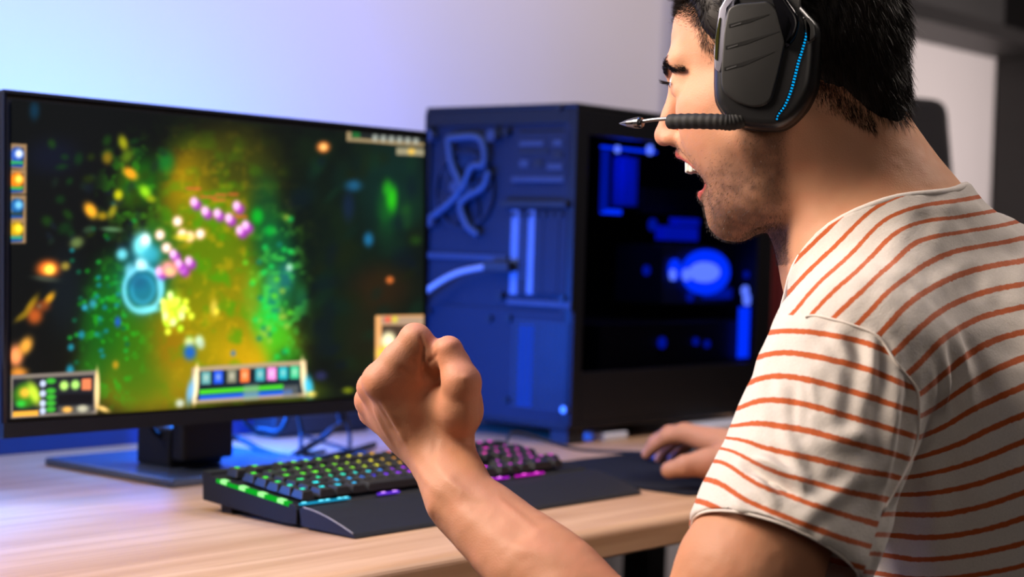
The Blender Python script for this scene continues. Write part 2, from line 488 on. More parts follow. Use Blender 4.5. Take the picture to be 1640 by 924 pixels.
def rect(x0, y0, x1, y1, col, al=1.0, shear=0.0, soft=1.2):
    yy = QY - shear*(QX - x0)
    m_ = np.clip((QX-x0)/soft+.5, 0, 1)*np.clip((x1-QX)/soft+.5, 0, 1)*np.clip((yy-y0)/soft+.5, 0, 1)*np.clip((y1-yy)/soft+.5, 0, 1)
    paint(m_, col, al)
n1 = fbm(60, 1); n2 = fbm(25, 11); n3 = fbm(12, 21)
th = lambda n, a, b: np.clip((n - a)/(b - a), 0, 1)
# wood and undergrowth
blob(560, 400, 130, 220, (14, 26, 20), .8); blob(120, 300, 120, 150, (17, 18, 18), .8)
blob(620, 300, 60, 90, (15, 42, 38), .8)
paint(th(n1, .45, .7) * np.exp(-((QX-500)/160)**2), (20, 34, 18), .6)
blob(335, 330, 80, 110, (120, 112, 6), .95, 20); blob(300, 300, 42, 60, (150, 116, 8), .9)
blob(340, 440, 80, 130, (84, 112, 8), .95); blob(300, 560, 125, 110, (130, 124, 8), .95)
blob(230, 620, 80, 50, (160, 124, 14), .95); blob(400, 575, 62, 60, (200, 152, 10), .95)
blob(385, 500, 50, 80, (130, 118, 10), .8); blob(250, 560, 55, 40, (140, 95, 10), .7)
blob(370, 270, 60, 50, (48, 52, 16), .8); blob(590, 560, 50, 70, (40, 30, 16), .5); blob(600, 470, 50, 40, (60, 30, 14), .5)
lane = np.exp(-(((QX-330)/130)**2 + ((QY-450)/210)**2)**2)
paint(lane * th(n2, .45, .65), (66, 136, 10), .7); paint(lane * th(n3, .5, .7), (190, 150, 18), .4)
for (x, y, rx, ry, c, a) in [
    (205, 560, 45, 80, (34, 100, 14), .8), (160, 520, 30, 70, (18, 88, 22), .8), (185, 460, 30, 50, (20, 96, 30), .75),
    (255, 420, 30, 70, (28, 92, 28), .7), (225, 620, 50, 40, (60, 98, 14), .7), (150, 600, 25, 40, (30, 96, 20), .7), (460, 640, 50, 20, (90, 108, 16), .7),
    (230, 290, 22, 40, (26, 92, 18), .8), (262, 260, 14, 20, (20, 110, 40), .8), (205, 300, 22, 36, (54, 100, 12), .7),
    (415, 340, 26, 60, (10, 62, 38), .7), (430, 400, 30, 50, (12, 92, 50), .7), (405, 350, 10, 14, (16, 160, 40), .9), (424, 374, 9, 9, (16, 150, 50), .9),
    (440, 470, 32, 60, (22, 110, 60), .7), (420, 520, 24, 40, (40, 190, 60), .75), (440, 560, 26, 44, (62, 170, 30), .8), (455, 590, 26, 24, (30, 92, 18), .8),
    (395, 480, 14, 40, (110, 140, 30), .6), (430, 470, 14, 30, (60, 160, 110), .6), (450, 450, 12, 24, (30, 100, 110), .7), (475, 490, 10, 24, (30, 110, 70), .5),
    (610, 340, 16, 40, (20, 90, 30), .7), (617, 322, 9, 22, (40, 168, 24), .95), (608, 302, 7, 14, (40, 160, 30), .9), (640, 350, 10, 20, (40, 110, 30), .6),
    (580, 390, 8, 12, (30, 110, 160), .8), (555, 300, 14, 10, (30, 90, 130), .8), (548, 335, 10, 26, (20, 34, 62), .7), (655, 392, 9, 8, (36, 90, 24), .7),
    (505, 615, 10, 8, (60, 60, 130), .5), (548, 640, 9, 5, (130, 140, 20), .8), (62, 175, 8, 16, (14, 50, 72), .8), (90, 250, 40, 30, (18, 22, 40), .7),
    (110, 470, 30, 70, (20, 28, 34), .7), (340, 610, 30, 20, (110, 118, 20), .4)]:
    blob(x, y, rx, ry, c, a)
paint(np.exp(-(((QX-185)/45)**2 + ((QY-540)/110)**2)**2) * th(n3, .55, .65), (40, 160, 30), .7)
paint(np.exp(-(((QX-440)/40)**2 + ((QY-480)/120)**2)**2) * th(n3, .5, .62), (60, 190, 70), .6)
paint(np.exp(-(((QX-215)/50)**2 + ((QY-300)/70)**2)**2) * th(n3, .5, .62), (46, 120, 20), .7)
rp = random.Random(3)
for k in range(60):
    x = rp.gauss(165, 26); y = rp.gauss(500, 60)
    blob(x, y, 4, 4, rp.choice([(20, 120, 30), (30, 150, 50), (20, 120, 130), (16, 90, 60)]), .8)
for k in range(50):
    x = rp.gauss(430, 16); y = rp.gauss(500, 70)
    blob(x, y, 5, 5, rp.choice([(30, 190, 80), (90, 190, 40), (140, 170, 60), (20, 110, 90)]), .7)
for k in range(60):
    x = rp.uniform(60, 290); y = rp.uniform(220, 400)
    if x < 260: blob(x, y, rp.uniform(4, 10), rp.uniform(4, 12), rp.choice([(20, 60, 22), (40, 56, 12), (22, 30, 40), (30, 74, 18), (26, 40, 30)]), .6, rp.uniform(0, 90))
for k in range(60):
    blob(rp.uniform(470, 660), rp.uniform(250, 630), rp.uniform(6, 20), rp.uniform(6, 26), rp.choice([(14, 34, 28), (24, 30, 14), (12, 20, 34), (18, 46, 30)]), .45, rp.uniform(0, 90))
# lights, leaves and small creatures
for (x, y, rx, ry, c, a, g) in [
    (197, 228, 7, 13, (150, 150, 20), .9, -15), (203, 250, 9, 13, (90, 120, 20), .8, 30), (173, 252, 8, 11, (140, 110, 20), .8, 0), (208, 278, 13, 8, (236, 150, 30), .95, 40),
    (148, 338, 9, 14, (246, 168, 40), 1, -30), (190, 313, 7, 9, (200, 190, 20), .9, 0), (231, 308, 8, 12, (150, 210, 30), .9, -30), (166, 347, 8, 7, (170, 140, 20), .8, 0), (181, 340, 6, 12, (160, 150, 30), .8, 20),
    (240, 320, 8, 6, (150, 160, 20), .8, 20), (127, 390, 11, 9, (110, 130, 70), .8, -30), (145, 369, 9, 6, (50, 74, 50), .8, -20), (180, 369, 16, 4, (90, 130, 90), .8, 5),
    (84, 432, 17, 14, (250, 120, 40), 1, 0), (86, 433, 8, 8, (255, 236, 90), 1, 0), (110, 428, 7, 7, (150, 130, 50), .9, 0), (80, 448, 20, 5, (60, 70, 60), .8, 8),
    (86, 480, 12, 6, (210, 150, 30), .9, -55), (58, 492, 20, 6, (150, 120, 20), .9, -60), (64, 508, 12, 14, (190, 90, 34), .85, 0), (76, 492, 12, 10, (150, 70, 30), .7, 0), (45, 508, 14, 5, (130, 104, 20), .8, -40),
    (36, 572, 11, 18, (250, 150, 90), 1, 0), (51, 556, 10, 15, (230, 160, 60), .95, 20), (40, 600, 14, 10, (220, 140, 50), .9, 0),
    (508, 236, 10, 9, (230, 128, 60), 1, 0), (508, 236, 5, 5, (255, 190, 110), 1, 0), (614, 458, 6, 6, (210, 110, 50), .9, 0), (455, 435, 5, 6, (160, 200, 180), .9, 0),
    (118, 598, 6, 10, (30, 140, 170), .9, 0), (119, 560, 5, 6, (30, 130, 150), .9, 0), (190, 520, 5, 9, (30, 80, 180), .9, 0), (135, 540, 5, 7, (30, 140, 170), .8, 0), (152, 490, 6, 8, (50, 150, 180), .8, 0), (140, 495, 5, 5, (50, 150, 180), .8, 0),
    (338, 500, 6, 14, (200, 180, 70), .8, 0), (342, 506, 4, 6, (230, 210, 60), .9, 0), (368, 575, 4, 5, (70, 110, 150), .9, 0), (187, 590, 5, 7, (190, 140, 30), .8, 0),
    (300, 555, 8, 9, (210, 220, 150), .9, 0), (315, 553, 7, 9, (190, 220, 190), .9, 0), (301, 572, 10, 13, (30, 90, 170), 1, 0), (318, 560, 6, 8, (170, 190, 170), .8, 0),
    (228, 440, 34, 60, (20, 90, 110), .85, 0), (226, 470, 30, 34, (30, 120, 150), .7, 0)]:
    blob(x, y, rx, ry, c, a, g)
# glowing blue ring
rr = np.sqrt(((QX-228)/30)**2 + ((QY-468)/38)**2)
paint(np.exp(-((rr-0.95)/.14)**2), (120, 215, 235), .75); paint(np.exp(-((rr-0.55)/.12)**2), (50, 150, 180), .6)
for (x, y, rx, ry, c, a) in [(226, 396, 14, 20, (130, 235, 240), 1), (232, 388, 8, 12, (230, 255, 250), 1), (226, 426, 10, 10, (200, 250, 255), 1), (196, 410, 9, 10, (110, 210, 225), .9), (240, 410, 16, 16, (60, 170, 190), .8), (208, 436, 8, 12, (120, 200, 220), .7), (222, 455, 14, 12, (30, 90, 120), .7), (238, 500, 20, 6, (120, 220, 230), .7), (255, 460, 6, 22, (120, 210, 230), .6)]:
    blob(x, y, rx, ry, c, a)
for k in range(26):
    blob(rp.gauss(274, 11), rp.gauss(500, 14), 5, 6, rp.choice([(180, 230, 40), (220, 240, 60), (240, 250, 120)]), .95)
blob(275, 498, 14, 22, (200, 230, 50), .8)
for (x, y) in [(263, 512), (275, 522), (288, 512), (270, 478)]: blob(x, y, 5, 7, (225, 255, 160), 1)
for (x, y) in [(308, 327), (325, 342), (344, 346), (362, 354), (374, 334), (379, 374), (388, 366), (290, 436), (300, 424), (276, 412), (284, 428), (268, 436), (255, 440)]:
    blob(x + 3, y + 4, 8, 9, (150, 50, 170), .95); blob(x - 2, y - 2, 6, 8, (240, 180, 235), 1)
for (x, y) in [(281, 357), (254, 379), (316, 378), (264, 400), (300, 382), (288, 378)]:
    blob(x, y, 8, 9, (255, 190, 170), .95); blob(x, y, 5, 6, (255, 235, 220), .9)
blob(268, 432, 14, 12, (240, 140, 130), .8); blob(270, 440, 10, 8, (250, 200, 120), .8); blob(290, 383, 16, 6, (210, 190, 40), .8)
for (x, y, w_) in [(305, 303, 12), (328, 317, 12), (345, 322, 10), (367, 313, 8), (380, 350, 9), (348, 314, 9)]:
    rect(x - w_, y - 2, x + w_, y + 2, (190, 90, 50), .8, 0.04, 3)
# interface panels
def hud(x0, y0, x1, y1, sh=0.0, frame=(150, 128, 90), fill=(22, 26, 32)):
    rect(x0, y0, x1, y1, frame, 1, sh); rect(x0+4, y0+7, x1-4, y1-5, fill, 1, sh)
# left column of square portraits
for k, (y, a_, b_, c_) in enumerate([(229, (40, 80, 170), (230, 235, 240), (50, 150, 90)), (270, (230, 120, 20), (255, 220, 90), (70, 150, 60)), (312, (30, 90, 150), (120, 190, 220), (40, 60, 60)), (350, (190, 150, 20), (250, 220, 60), (60, 140, 110))]):
    hud(26, y, 50, y + 40, 0.02, (140, 112, 80))
    blob(36, y+18, 11, 13, a_, 1, 0, 3); blob(39, y+16, 6, 7, b_, .95)
    rect(26, y+28, 45, y+33, c_, 1); rect(26, y+33, 45, y+38, (26, 70, 130), 1)
# bottom left
hud(28, 603, 158, 673, -0.035, (118, 108, 100), (30, 32, 38))
blob(159, 630, 4, 36, (235, 200, 140), 1, 0, 3); blob(168, 661, 11, 4, (230, 190, 110), 1, 25)
blob(52, 636, 20, 21, (60, 130, 20), .9, 0, 3); blob(50, 632, 9, 9, (240, 180, 60), .9); blob(64, 634, 8, 20, (200, 220, 60), .9, -20); blob(44, 650, 8, 6, (50, 190, 60), .9)
rect(32, 662, 70, 671, (220, 160, 60), 1, -.03)
for y in (618, 634, 650, 662): blob(77, y, 5, 6, (190, 200, 225), .95, 0, 3)
for y in (614, 630, 640, 650, 660): blob(89, y, 8, 5, (60, 170, 50), .95, 0, 3)
blob(109, 622, 7, 8, (180, 230, 110), 1, 0, 2); blob(126, 621, 7, 8, (170, 225, 110), 1, 0, 2); rect(136, 612, 150, 630, (210, 120, 80), 1)
rect(100, 636, 152, 652, (18, 18, 22), 1); rect(100, 655, 152, 668, (80, 78, 74), .8); blob(114, 661, 8, 5, (230, 170, 80), 1, 0, 2); blob(137, 660, 9, 6, (180, 175, 150), 1, 0, 2)
# bottom centre
hud(304, 597, 482, 656, -0.045, (160, 140, 110), (24, 36, 44))
blob(310, 625, 5, 34, (245, 220, 170), 1, 4, 3); blob(478, 616, 5, 32, (240, 210, 160), 1, -4, 3)
blob(302, 636, 6, 22, (110, 170, 220), .9, 8); blob(486, 632, 7, 18, (60, 190, 230), .9, -8); blob(286, 655, 7, 7, (190, 200, 190), .9); blob(490, 645, 8, 5, (230, 200, 90), .9)
for x, c in [(326, (90, 150, 150)), (345, (30, 80, 210)), (366, (120, 120, 100)), (386, (230, 110, 50)), (410, (60, 150, 160)), (428, (220, 130, 200)), (446, (30, 160, 170)), (464, (60, 180, 130))]:
    y = 613 - 0.045*(x-304) + 2
    rect(x-7, y-10, x+7, y+11, c, 1); blob(x, y, 4, 6, (230, 220, 200), .45)
rect(316, 634, 446, 641, (70, 190, 40), 1, -0.045); rect(316, 643, 460, 651, (30, 90, 190), 1, -0.045); rect(384, 628, 408, 652, (120, 150, 130), .7, -.04, 6)
rect(446, 630, 470, 650, (110, 110, 108), .6, -.04)
# small panel at the right edge
rect(591, 517, 672, 640, (205, 150, 96), 1, 0.0); rect(600, 519, 672, 532, (150, 128, 110), .9, 0.02); rect(601, 533, 672, 640, (66, 52, 42), 1, 0.02)
blob(611, 524, 6, 5, (210, 80, 60), .9); blob(622, 524, 5, 5, (200, 190, 50), .9); blob(612, 560, 12, 16, (250, 240, 190), 1, 0, 2); blob(608, 580, 14, 12, (230, 210, 60), .9)
# top right bar
rect(545, 210, 668, 226, (140, 122, 90), 1, 0.08); rect(552, 208, 668, 221, (30, 34, 34), 1, 0.08); rect(553, 209, 566, 221, (30, 90, 44), 1, .08)
for x in range(590, 666, 13): blob(x, 217 + .08*(x-545), 5, 6, (170, 175, 165), .8, 0, 2)
rect(624, 237, 668, 249, (150, 140, 112), .9, 0.06); blob(648, 244, 6, 5, (210, 170, 70), 1)
rgb = np.clip((cv_rgb / 255.0)**1.06 * 1.14, 0, 1)
lin = np.where(rgb <= 0.04045, rgb/12.92, ((rgb+0.055)/1.055)**2.4)
idx = np.arange(NX*NZ).reshape(NZ, NX)
Fq = np.stack([idx[:-1, :-1].ravel(), idx[:-1, 1:].ravel(), idx[1:, 1:].ravel(), idx[1:, :-1].ravel()], 1)
def attr_emission(name, attr, strength, rough=0.3):
    m = bpy.data.materials.new(name); m.use_nodes = True
    nt = m.node_tree; b = nt.nodes['Principled BSDF']; a = nt.nodes.new('ShaderNodeAttribute'); a.attribute_name = attr
    b.inputs['Base Color'].default_value = (0.002, 0.002, 0.002, 1); b.inputs['Roughness'].default_value = rough; b.inputs['Specular IOR Level'].default_value = .15
    nt.links.new(a.outputs['Color'], b.inputs['Emission Color']); b.inputs['Emission Strength'].default_value = strength
    return m
scr = mesh_np('screen', Pw, Fq, attr_emission('screen_picture', 'picture', 1.3), None, True)
ca = scr.data.color_attributes.new('picture', 'FLOAT_COLOR', 'POINT')
ca.data.foreach_set('color', np.concatenate([lin, np.ones((len(lin), 1))], 1).astype(np.float32).ravel())
sub(MON, scr); scr['label'] = 'lit screen with a bright green and gold forest picture'

# a second screen edge at the far left: only its right border shows


# ------------------------------------------------------------------ keyboard
KB = empty('keyboard', (1.225, 1.215, DZ), 'black backlit gaming keyboard with wrist rest and rainbow key lights', 'keyboard')
KX0, KX1 = 1.225, 1.712
def extrude_x(name, prof, x0, x1, m, parent, bev=0.0):
    bm = bmesh.new()
    a = [bm.verts.new((x0, y, z)) for y, z in prof]; b = [bm.verts.new((x1, y, z)) for y, z in prof]
    n = len(prof); bm.faces.new(a); bm.faces.new(b[::-1])
    for i in range(n): bm.faces.new((a[i], b[i], b[(i+1) % n], a[(i+1) % n]))
    bmesh.ops.recalc_face_normals(bm, faces=bm.faces)
    if bev: bmesh.ops.bevel(bm, geom=list(bm.edges), offset=bev, segments=2, profile=.5, affect='EDGES')
    return bm_obj(name, bm, m, parent)
KY0, KY1 = 1.296, 1.442
def plate_z(y): return 0.7735 + (y - KY0) / (KY1 - KY0) * 0.0155
extrude_x('body', [(KY0, DZ+.004), (KY0+.02, DZ+.003), (KY1, DZ+.012), (KY1+.002, plate_z(KY1)+.004), (KY1-.012, plate_z(KY1)+.004), (KY1-.013, plate_z(KY1)), (KY0+.004, plate_z(KY0)), (KY0, plate_z(KY0)-.004)], KX0, KX1, M_blackm, KB, 0.0008)
for x in (KX0+.01, KX1-.05):
    box('foot', (x, KY1-.035, DZ), (x+.03, KY1-.018, DZ+.013), M_rub, KB, .001)
    box('foot', (x, KY0+.004, DZ), (x+.03, KY0+.012, DZ+.005), M_rub, KB, .001)
def ribbed():
    m = mat('ribbed_rest', (0.009, 0.009, 0.011), 0.55, spec=.3)
    nt = m.node_tree; b = nt.nodes['Principled BSDF']
    tc = nt.nodes.new('ShaderNodeTexCoord'); wv = nt.nodes.new('ShaderNodeTexWave'); wv.inputs['Scale'].default_value = 130; wv.bands_direction = 'X'
    nt.links.new(tc.outputs['Object'], wv.inputs['Vector'])
    bp = nt.nodes.new('ShaderNodeBump'); bp.inputs['Strength'].default_value = 0.7; bp.inputs['Distance'].default_value = 0.0006
    nt.links.new(wv.outputs['Fac'], bp.inputs['Height']); nt.links.new(bp.outputs[0], b.inputs['Normal'])
    return m
prw = [(1.213, DZ+.001), (1.290, DZ+.003), (1.2935, DZ+.021), (1.288, DZ+.0225), (1.270, DZ+.0205), (1.250, DZ+.016), (1.230, DZ+.010), (1.216, DZ+.005)]
wr = extrude_x('wrist_rest', prw, KX0 + .001, KX1, ribbed(), KB, 0.0006)
# thin trim line along the wrist rest's left edge
tube('rest_trim', [(KX0+.0012, y, z + .0004) for y, z in prw[3:]], 0.0005, mat('grey_trim', (0.35, 0.33, 0.31), 0.4, noise=(30, .1)), KB, n=6)
# light bars
def glow(c, s): return emat('glow', c, s)
def bar(x0, x1, y0, y1, z0, z1, col, s, spots, scol, axis):
    o = box('light_bar', (x0, y0, z0), (x1, y1, z1), glow(col, s), KB)
    for t in spots:
        if axis == 'Y':
            y = y0 + (y1-y0)*t; c = ((x0+x1)/2, y, z1 + .0002 + 0.0); h = (0.0024, 0.006, 0.0012)
        else:
            x = x0 + (x1-x0)*t; c = (x, (y0+y1)/2, z1 + .0002); h = (0.006, 0.0020, 0.001)
        bm = bmesh.new(); add_box(bm, c, h, .0004)
        bm_obj('light_spot', bm, glow(scol, 2.2), o)
bm = bmesh.new()
# left bar follows the slope of the plate
def slope_box(name, x0, x1, y0, y1, lift0, lift1, m, parent):
    bm = bmesh.new()
    V = []
    for x in (x0, x1):
        for y in (y0, y1):
            for l in (lift0, lift1): V.append(bm.verts.new((x, y, plate_z(y) + l)))
    for f in ((0,1,3,2), (4,6,7,5), (0,4,5,1), (2,3,7,6), (0,2,6,4), (1,5,7,3)): bm.faces.new([V[i] for i in f])
    bmesh.ops.recalc_face_normals(bm, faces=bm.faces)
    return bm_obj(name, bm, m, parent)
lb = slope_box('light_bar', KX0-.0006, KX0+.0050, KY0+.012, KY1-.022, -.0035, .0006, glow((0.005, 0.42, 0.02), 1.0), KB)
lb['label'] = 'green light bar on the left side'
for k in range(4):
    y = KY0 + .024 + k*.0295
    o = slope_box('light_spot', KX0-.001, KX0+.0052, y-.0045, y+.0045, -.0028, .0012, glow((0.35, 1.0, 0.30), 1.3), lb)
bar(KX0+.004, KX0+.075, KY0-.0015, KY0+.0015, .7735, .7755, (0.01, 0.35, 0.60), .9, (.08, .42, .55, .8, .92), (0.15, 0.8, 1.0), 'X')
bar(KX0+.118, KX0+.150, KY0-.0015, KY0+.0015, .7735, .7755, (0.14, 0.03, 0.8), 1.0, (.25, .8), (0.65, 0.3, 1.0), 'X')
bar(KX0+.225, KX0+.335, KY0-.0015, KY0+.0015, .7735, .7755, (0.45, 0.01, 0.62), 1.0, (.3, .45, .7, .85), (0.95, 0.25, 1.0), 'X')
bar(KX0+.348, KX0+.400, KY0-.0015, KY0+.0015, .7735, .7755, (0.55, 0.01, 0.5), 1.0, (.3, .75), (1.0, 0.1, 0.8), 'X')
# keycaps
U = 0.0190
rows = [
 [('Ctrl',1.25),('Win',1.25),('Alt',1.25),('',6.25),('Alt',1.25),('Fn',1.25),('Menu',1.25),('Ctrl',1.25)],
 [('Shift',2.25)]+[(c,1) for c in 'ZXCVBNM,./']+[('Shift',2.75)],
 [('Caps',1.75)]+[(c,1) for c in "ASDFGHJKL;'"]+[('Enter',2.25)],
 [('Tab',1.5)]+[(c,1) for c in 'QWERTYUIOP[]']+[('\\',1.5)],
 [(c,1) for c in '`1234567890-=']+[('Back',2)],
 [('Esc',1),(None,1)]+[('F%d'%i,1) for i in (1,2,3,4)]+[(None,.5)]+[('F%d'%i,1) for i in (5,6,7,8)]+[(None,.5)]+[('F%d'%i,1) for i in (9,10,11,12)],
]
nav = {0:[('<',0,1),('v',1,1),('>',2,1)],1:[('^',1,1)],3:[('Del',0,1),('End',1,1),('PgD',2,1)],4:[('Ins',0,1),('Hm',1,1),('PgU',2,1)],5:[('Prt',0,1),('Scr',1,1),('Pse',2,1)]}
pad_ = {0:[('0',0,2),('.',2,1)],1:[('1',0,1),('2',1,1),('3',2,1),('Ent',3,1)],2:[('4',0,1),('5',1,1),('6',2,1)],3:[('7',0,1),('8',1,1),('9',2,1),('+',3,1)],4:[('Num',0,1),('/',1,1),('*',2,1),('-',3,1)],5:[('P',0,1),('X',1,1),('N',2,1)]}
keys = []
mx = KX0 + .0115
for r in range(6):
    keys.append((('G%d' % (6-r)), mx, r, 1))
x0m = mx + U + .006
for r, row in enumerate(rows):
    x = 0
    for nme, wd in row:
        if nme is not None: keys.append((nme, x0m + x*U, r, wd))
        x += wd
x0n = x0m + 15*U + .005
for r, l in nav.items():
    for nme, c, wd in l: keys.append((nme, x0n + c*U, r, wd))
x0p = x0n + 3*U + .005
for r, l in pad_.items():
    for nme, c, wd in l: keys.append((nme, x0p + c*U, r, wd))
M_key = mat('keycap_black', (0.009, 0.009, 0.010), 0.42, noise=(300, .1))
M_keylit = emat('legend_glow', (1, 1, 1), 1.0)
nt = M_keylit.node_tree
oi = nt.nodes.new('ShaderNodeObjectInfo'); nt.links.new(oi.outputs['Color'], nt.nodes['Emission'].inputs[0]); nt.nodes['Emission'].inputs[1].default_value = 3.0
capmesh = {}
def cap_mesh(wd):
    if wd in capmesh: return capmesh[wd]
    W = wd*U - 0.0014; D = U - 0.0014; Hh = 0.0082
    bm = bmesh.new()
    lo = [(0, 0), (W, 0), (W, D), (0, D)]; ins = 0.0026
    a = [bm.verts.new((x, y, 0)) for x, y in lo]
    b = [bm.verts.new((x + (ins if x == 0 else -ins), y + (ins if y == 0 else -ins*0.6), Hh)) for x, y in lo]
    bm.faces.new(a[::-1]); top = bm.faces.new(b)
    for i in range(4): bm.faces.new((a[i], a[(i+1) % 4], b[(i+1) % 4], b[i]))
    es = [e for e in bm.edges if not (e.verts[0] in a and e.verts[1] in a)]
    bmesh.ops.bevel(bm, geom=es, offset=.0008, segments=2, profile=.5, affect='EDGES')
    me = bpy.data.meshes.new('keycap'); bm.to_mesh(me); bm.free(); me.materials.append(M_key)
    capmesh[wd] = me; return me
legmesh = {}
def leg_mesh(txt):
    if txt in legmesh: return legmesh[txt]
    cu_ = bpy.data.curves.new('t', 'FONT'); cu_.body = txt
    cu_.size = 0.0068 if len(txt) == 1 else (0.0052 if len(txt) == 2 else 0.0043)
    cu_.resolution_u = 1; cu_.align_x = 'CENTER'; cu_.align_y = 'CENTER'
    cu_.offset = 0.00022
    o = bpy.data.objects.new('t', cu_); COL.objects.link(o)
    dg = bpy.context.evaluated_depsgraph_get()
    me = bpy.data.meshes.new_from_object(o.evaluated_get(dg))
    bpy.data.objects.remove(o); bpy.data.curves.remove(cu_)
    me.name = 'legend'; me.materials.clear(); me.materials.append(M_keylit)
    legmesh[txt] = me; return me
for t_ in sorted(set(k[0] for k in keys if k[0])): leg_mesh(t_)
import colorsys
slope = math.atan2(0.0155, KY1-KY0)
slat = Matrix.Rotation(slope, 4, 'X')
def key_colour(fx, r):
    if r >= 3:
        hs_ = [(0, 118), (.28, 105), (.36, 62), (.44, 30), (.52, 4), (.62, 350), (.8, 325), (1, 310)]
    elif r == 2:
        hs_ = [(0, 130), (.2, 140), (.28, 85), (.36, 40), (.42, 5), (.6, 345), (1, 310)]
        hs_ = [(0, 125), (.2, 150), (.3, 190), (.38, 265), (.5, 275), (.58, 340), (1, 310)]
    else:
        hs_ = [(0, 150), (.06, 178), (.14, 200), (.22, 222), (.3, 248), (.4, 268), (.6, 300), (1, 318)]
    h = np.interp(fx, [a for a, b in hs_], [b if b > 0 else b for a, b in hs_])
    return colorsys.hsv_to_rgb(h/360, .97, 1.0)
bpy.context.view_layer.update()
KBi = KB.matrix_world.inverted()
for nme, x, r, wd in keys:
    y = KY0 + .0055 + r*U*0.99 + (0.007 if r == 5 else 0)
    k = bpy.data.objects.new('keycap', cap_mesh(wd)); COL.objects.link(k); k.parent = KB
    k.matrix_local = KBi @ Matrix.Translation((x + .0007, y, plate_z(y) + .0030 + 0.0004*abs(r-2))) @ slat
    if nme:
        g = bpy.data.objects.new('legend', leg_mesh(nme)); COL.objects.link(g); g.parent = k
        g.location = ((wd*U-.0014)/2, (U-.0014)*.58, .00835)
        g.color = (*key_colour((x-KX0)/(KX1-KX0), r), 1)
# bright red key light that shows between the keys behind the wrist
o = box('light_spot', (KX0+.288, KY0+.0225, plate_z(KY0+.03)+.002), (KX0+.306, KY0+.028, plate_z(KY0+.03)+.0125), glow((1.0, 0.02, 0.10), 1.4), KB)
o['label'] = 'bright red glow between two keys'

# ------------------------------------------------------------------ mouse pad, mouse
pd = empty('mouse_pad', (1.9, 1.3, DZ), 'black cloth mouse pad on the desk right of the keyboard', 'mouse pad')
M_pad = mat('black_cloth_pad', (0.007, 0.008, 0.011), 0.8, spec=.2, bump=(700, .2, .0005))
prism('pad_sheet', round_poly([(1.745, 1.165), (2.06, 1.165), (2.06, 1.455), (1.745, 1.455)], .012), (0, 0, DZ), (1, 0, 0), (0, 1, 0), (0, 0, 1), 0.0, .003, M_pad, pd, .0008)
ms = empty('computer_mouse', (1.997, 1.337, DZ + .003), 'black gaming mouse under the right hand with a blue lit side', 'mouse')
def mouse_shape():
    # top: a stretched dome with hollows at the sides
    bm = bmesh.new()
    bmesh.ops.create_uvsphere(bm, u_segments=32, v_segments=20, radius=1.0)
    for v in bm.verts:
        x, y, z = v.co
        ww = 0.033 * (1 - 0.18*math.cos(y*3.0)*0.8)
        zz = max(z, -0.12)
        v.co = (x*ww, y*0.062, (zz + 0.12)*0.039*(1 - 0.18*y))
    return bm
mb = mouse_shape(); bmesh.ops.transform(mb, matrix=Matrix.Translation((1.997, 1.337, DZ+.003)) @ Matrix.Rotation(math.radians(24), 4, 'Z'), verts=mb.verts)
bm_obj('shell', mb, mat('satin_black', (0.012, 0.013, 0.018), 0.35), ms, True)
cyl('scroll_wheel', at(0, 0, 0) * 0 + Vector((1.977 - .003, 1.372, DZ+.036)), Vector((1.977 + .004, 1.374, DZ+.036)), .010, M_rub, ms)
mmx = Matrix.Translation((1.997, 1.337, DZ+.003)) @ Matrix.Rotation(math.radians(24), 4, 'Z')
def mp_(x, y, z): return mmx @ Vector((x, y, z))
tube('side_light', [mp_(-.0262, .040, .012), mp_(-.0300, .028, .013), mp_(-.0310, .018, .012)], [.0035]*17, emat('mouse_glow', (0.01, 0.07, 0.6), 1.0), ms, n=8)
tag(tube('mouse_cable', [mp_(0, .060, .010), (1.93, 1.48, DZ+.012), (1.86, 1.53, DZ+.035), (1.80, 1.50, DZ+.03), (1.765, 1.475, DZ+.006), (1.72, 1.52, DZ+.004), (1.70, 1.66, DZ+.004), (1.78, 1.88, DZ+.004)], .0022, M_rub),
    'thin black mouse cable arching between mouse pad and computer case', 'cable')

# ------------------------------------------------------------------ computer case
CX0, CX1, CY0, CY1, CZ0, CZ1 = 2.03, 2.59, 1.577, 1.880, 0.772, 1.255
PC = empty('computer_case', (2.3, 1.73, DZ), 'tall black computer case with glass side and blue interior lights', 'computer')
M_case = mat('case_black', (0.006, 0.006, 0.007), 0.45, spec=.25, noise=(20, .12))
M_rear = mat('case_steel', (0.011, 0.013, 0.022), 0.6, 0.0, spec=.2, noise=(20, .12))
t_ = 0.004
box('top_panel', (CX0, CY0, CZ1-.008), (CX1, CY1, CZ1), M_case, PC, .003)
box('bottom_panel', (CX0, CY0, CZ0), (CX1, CY1, CZ0+.010), M_case, PC, .002)
box('front_panel', (CX1-.02, CY0, CZ0+.01), (CX1, CY1, CZ1-.008), M_case, PC, .003)
box('far_side_panel', (CX0, CY1-t_, CZ0+.01), (CX1-.02, CY1, CZ1-.008), M_case, PC)
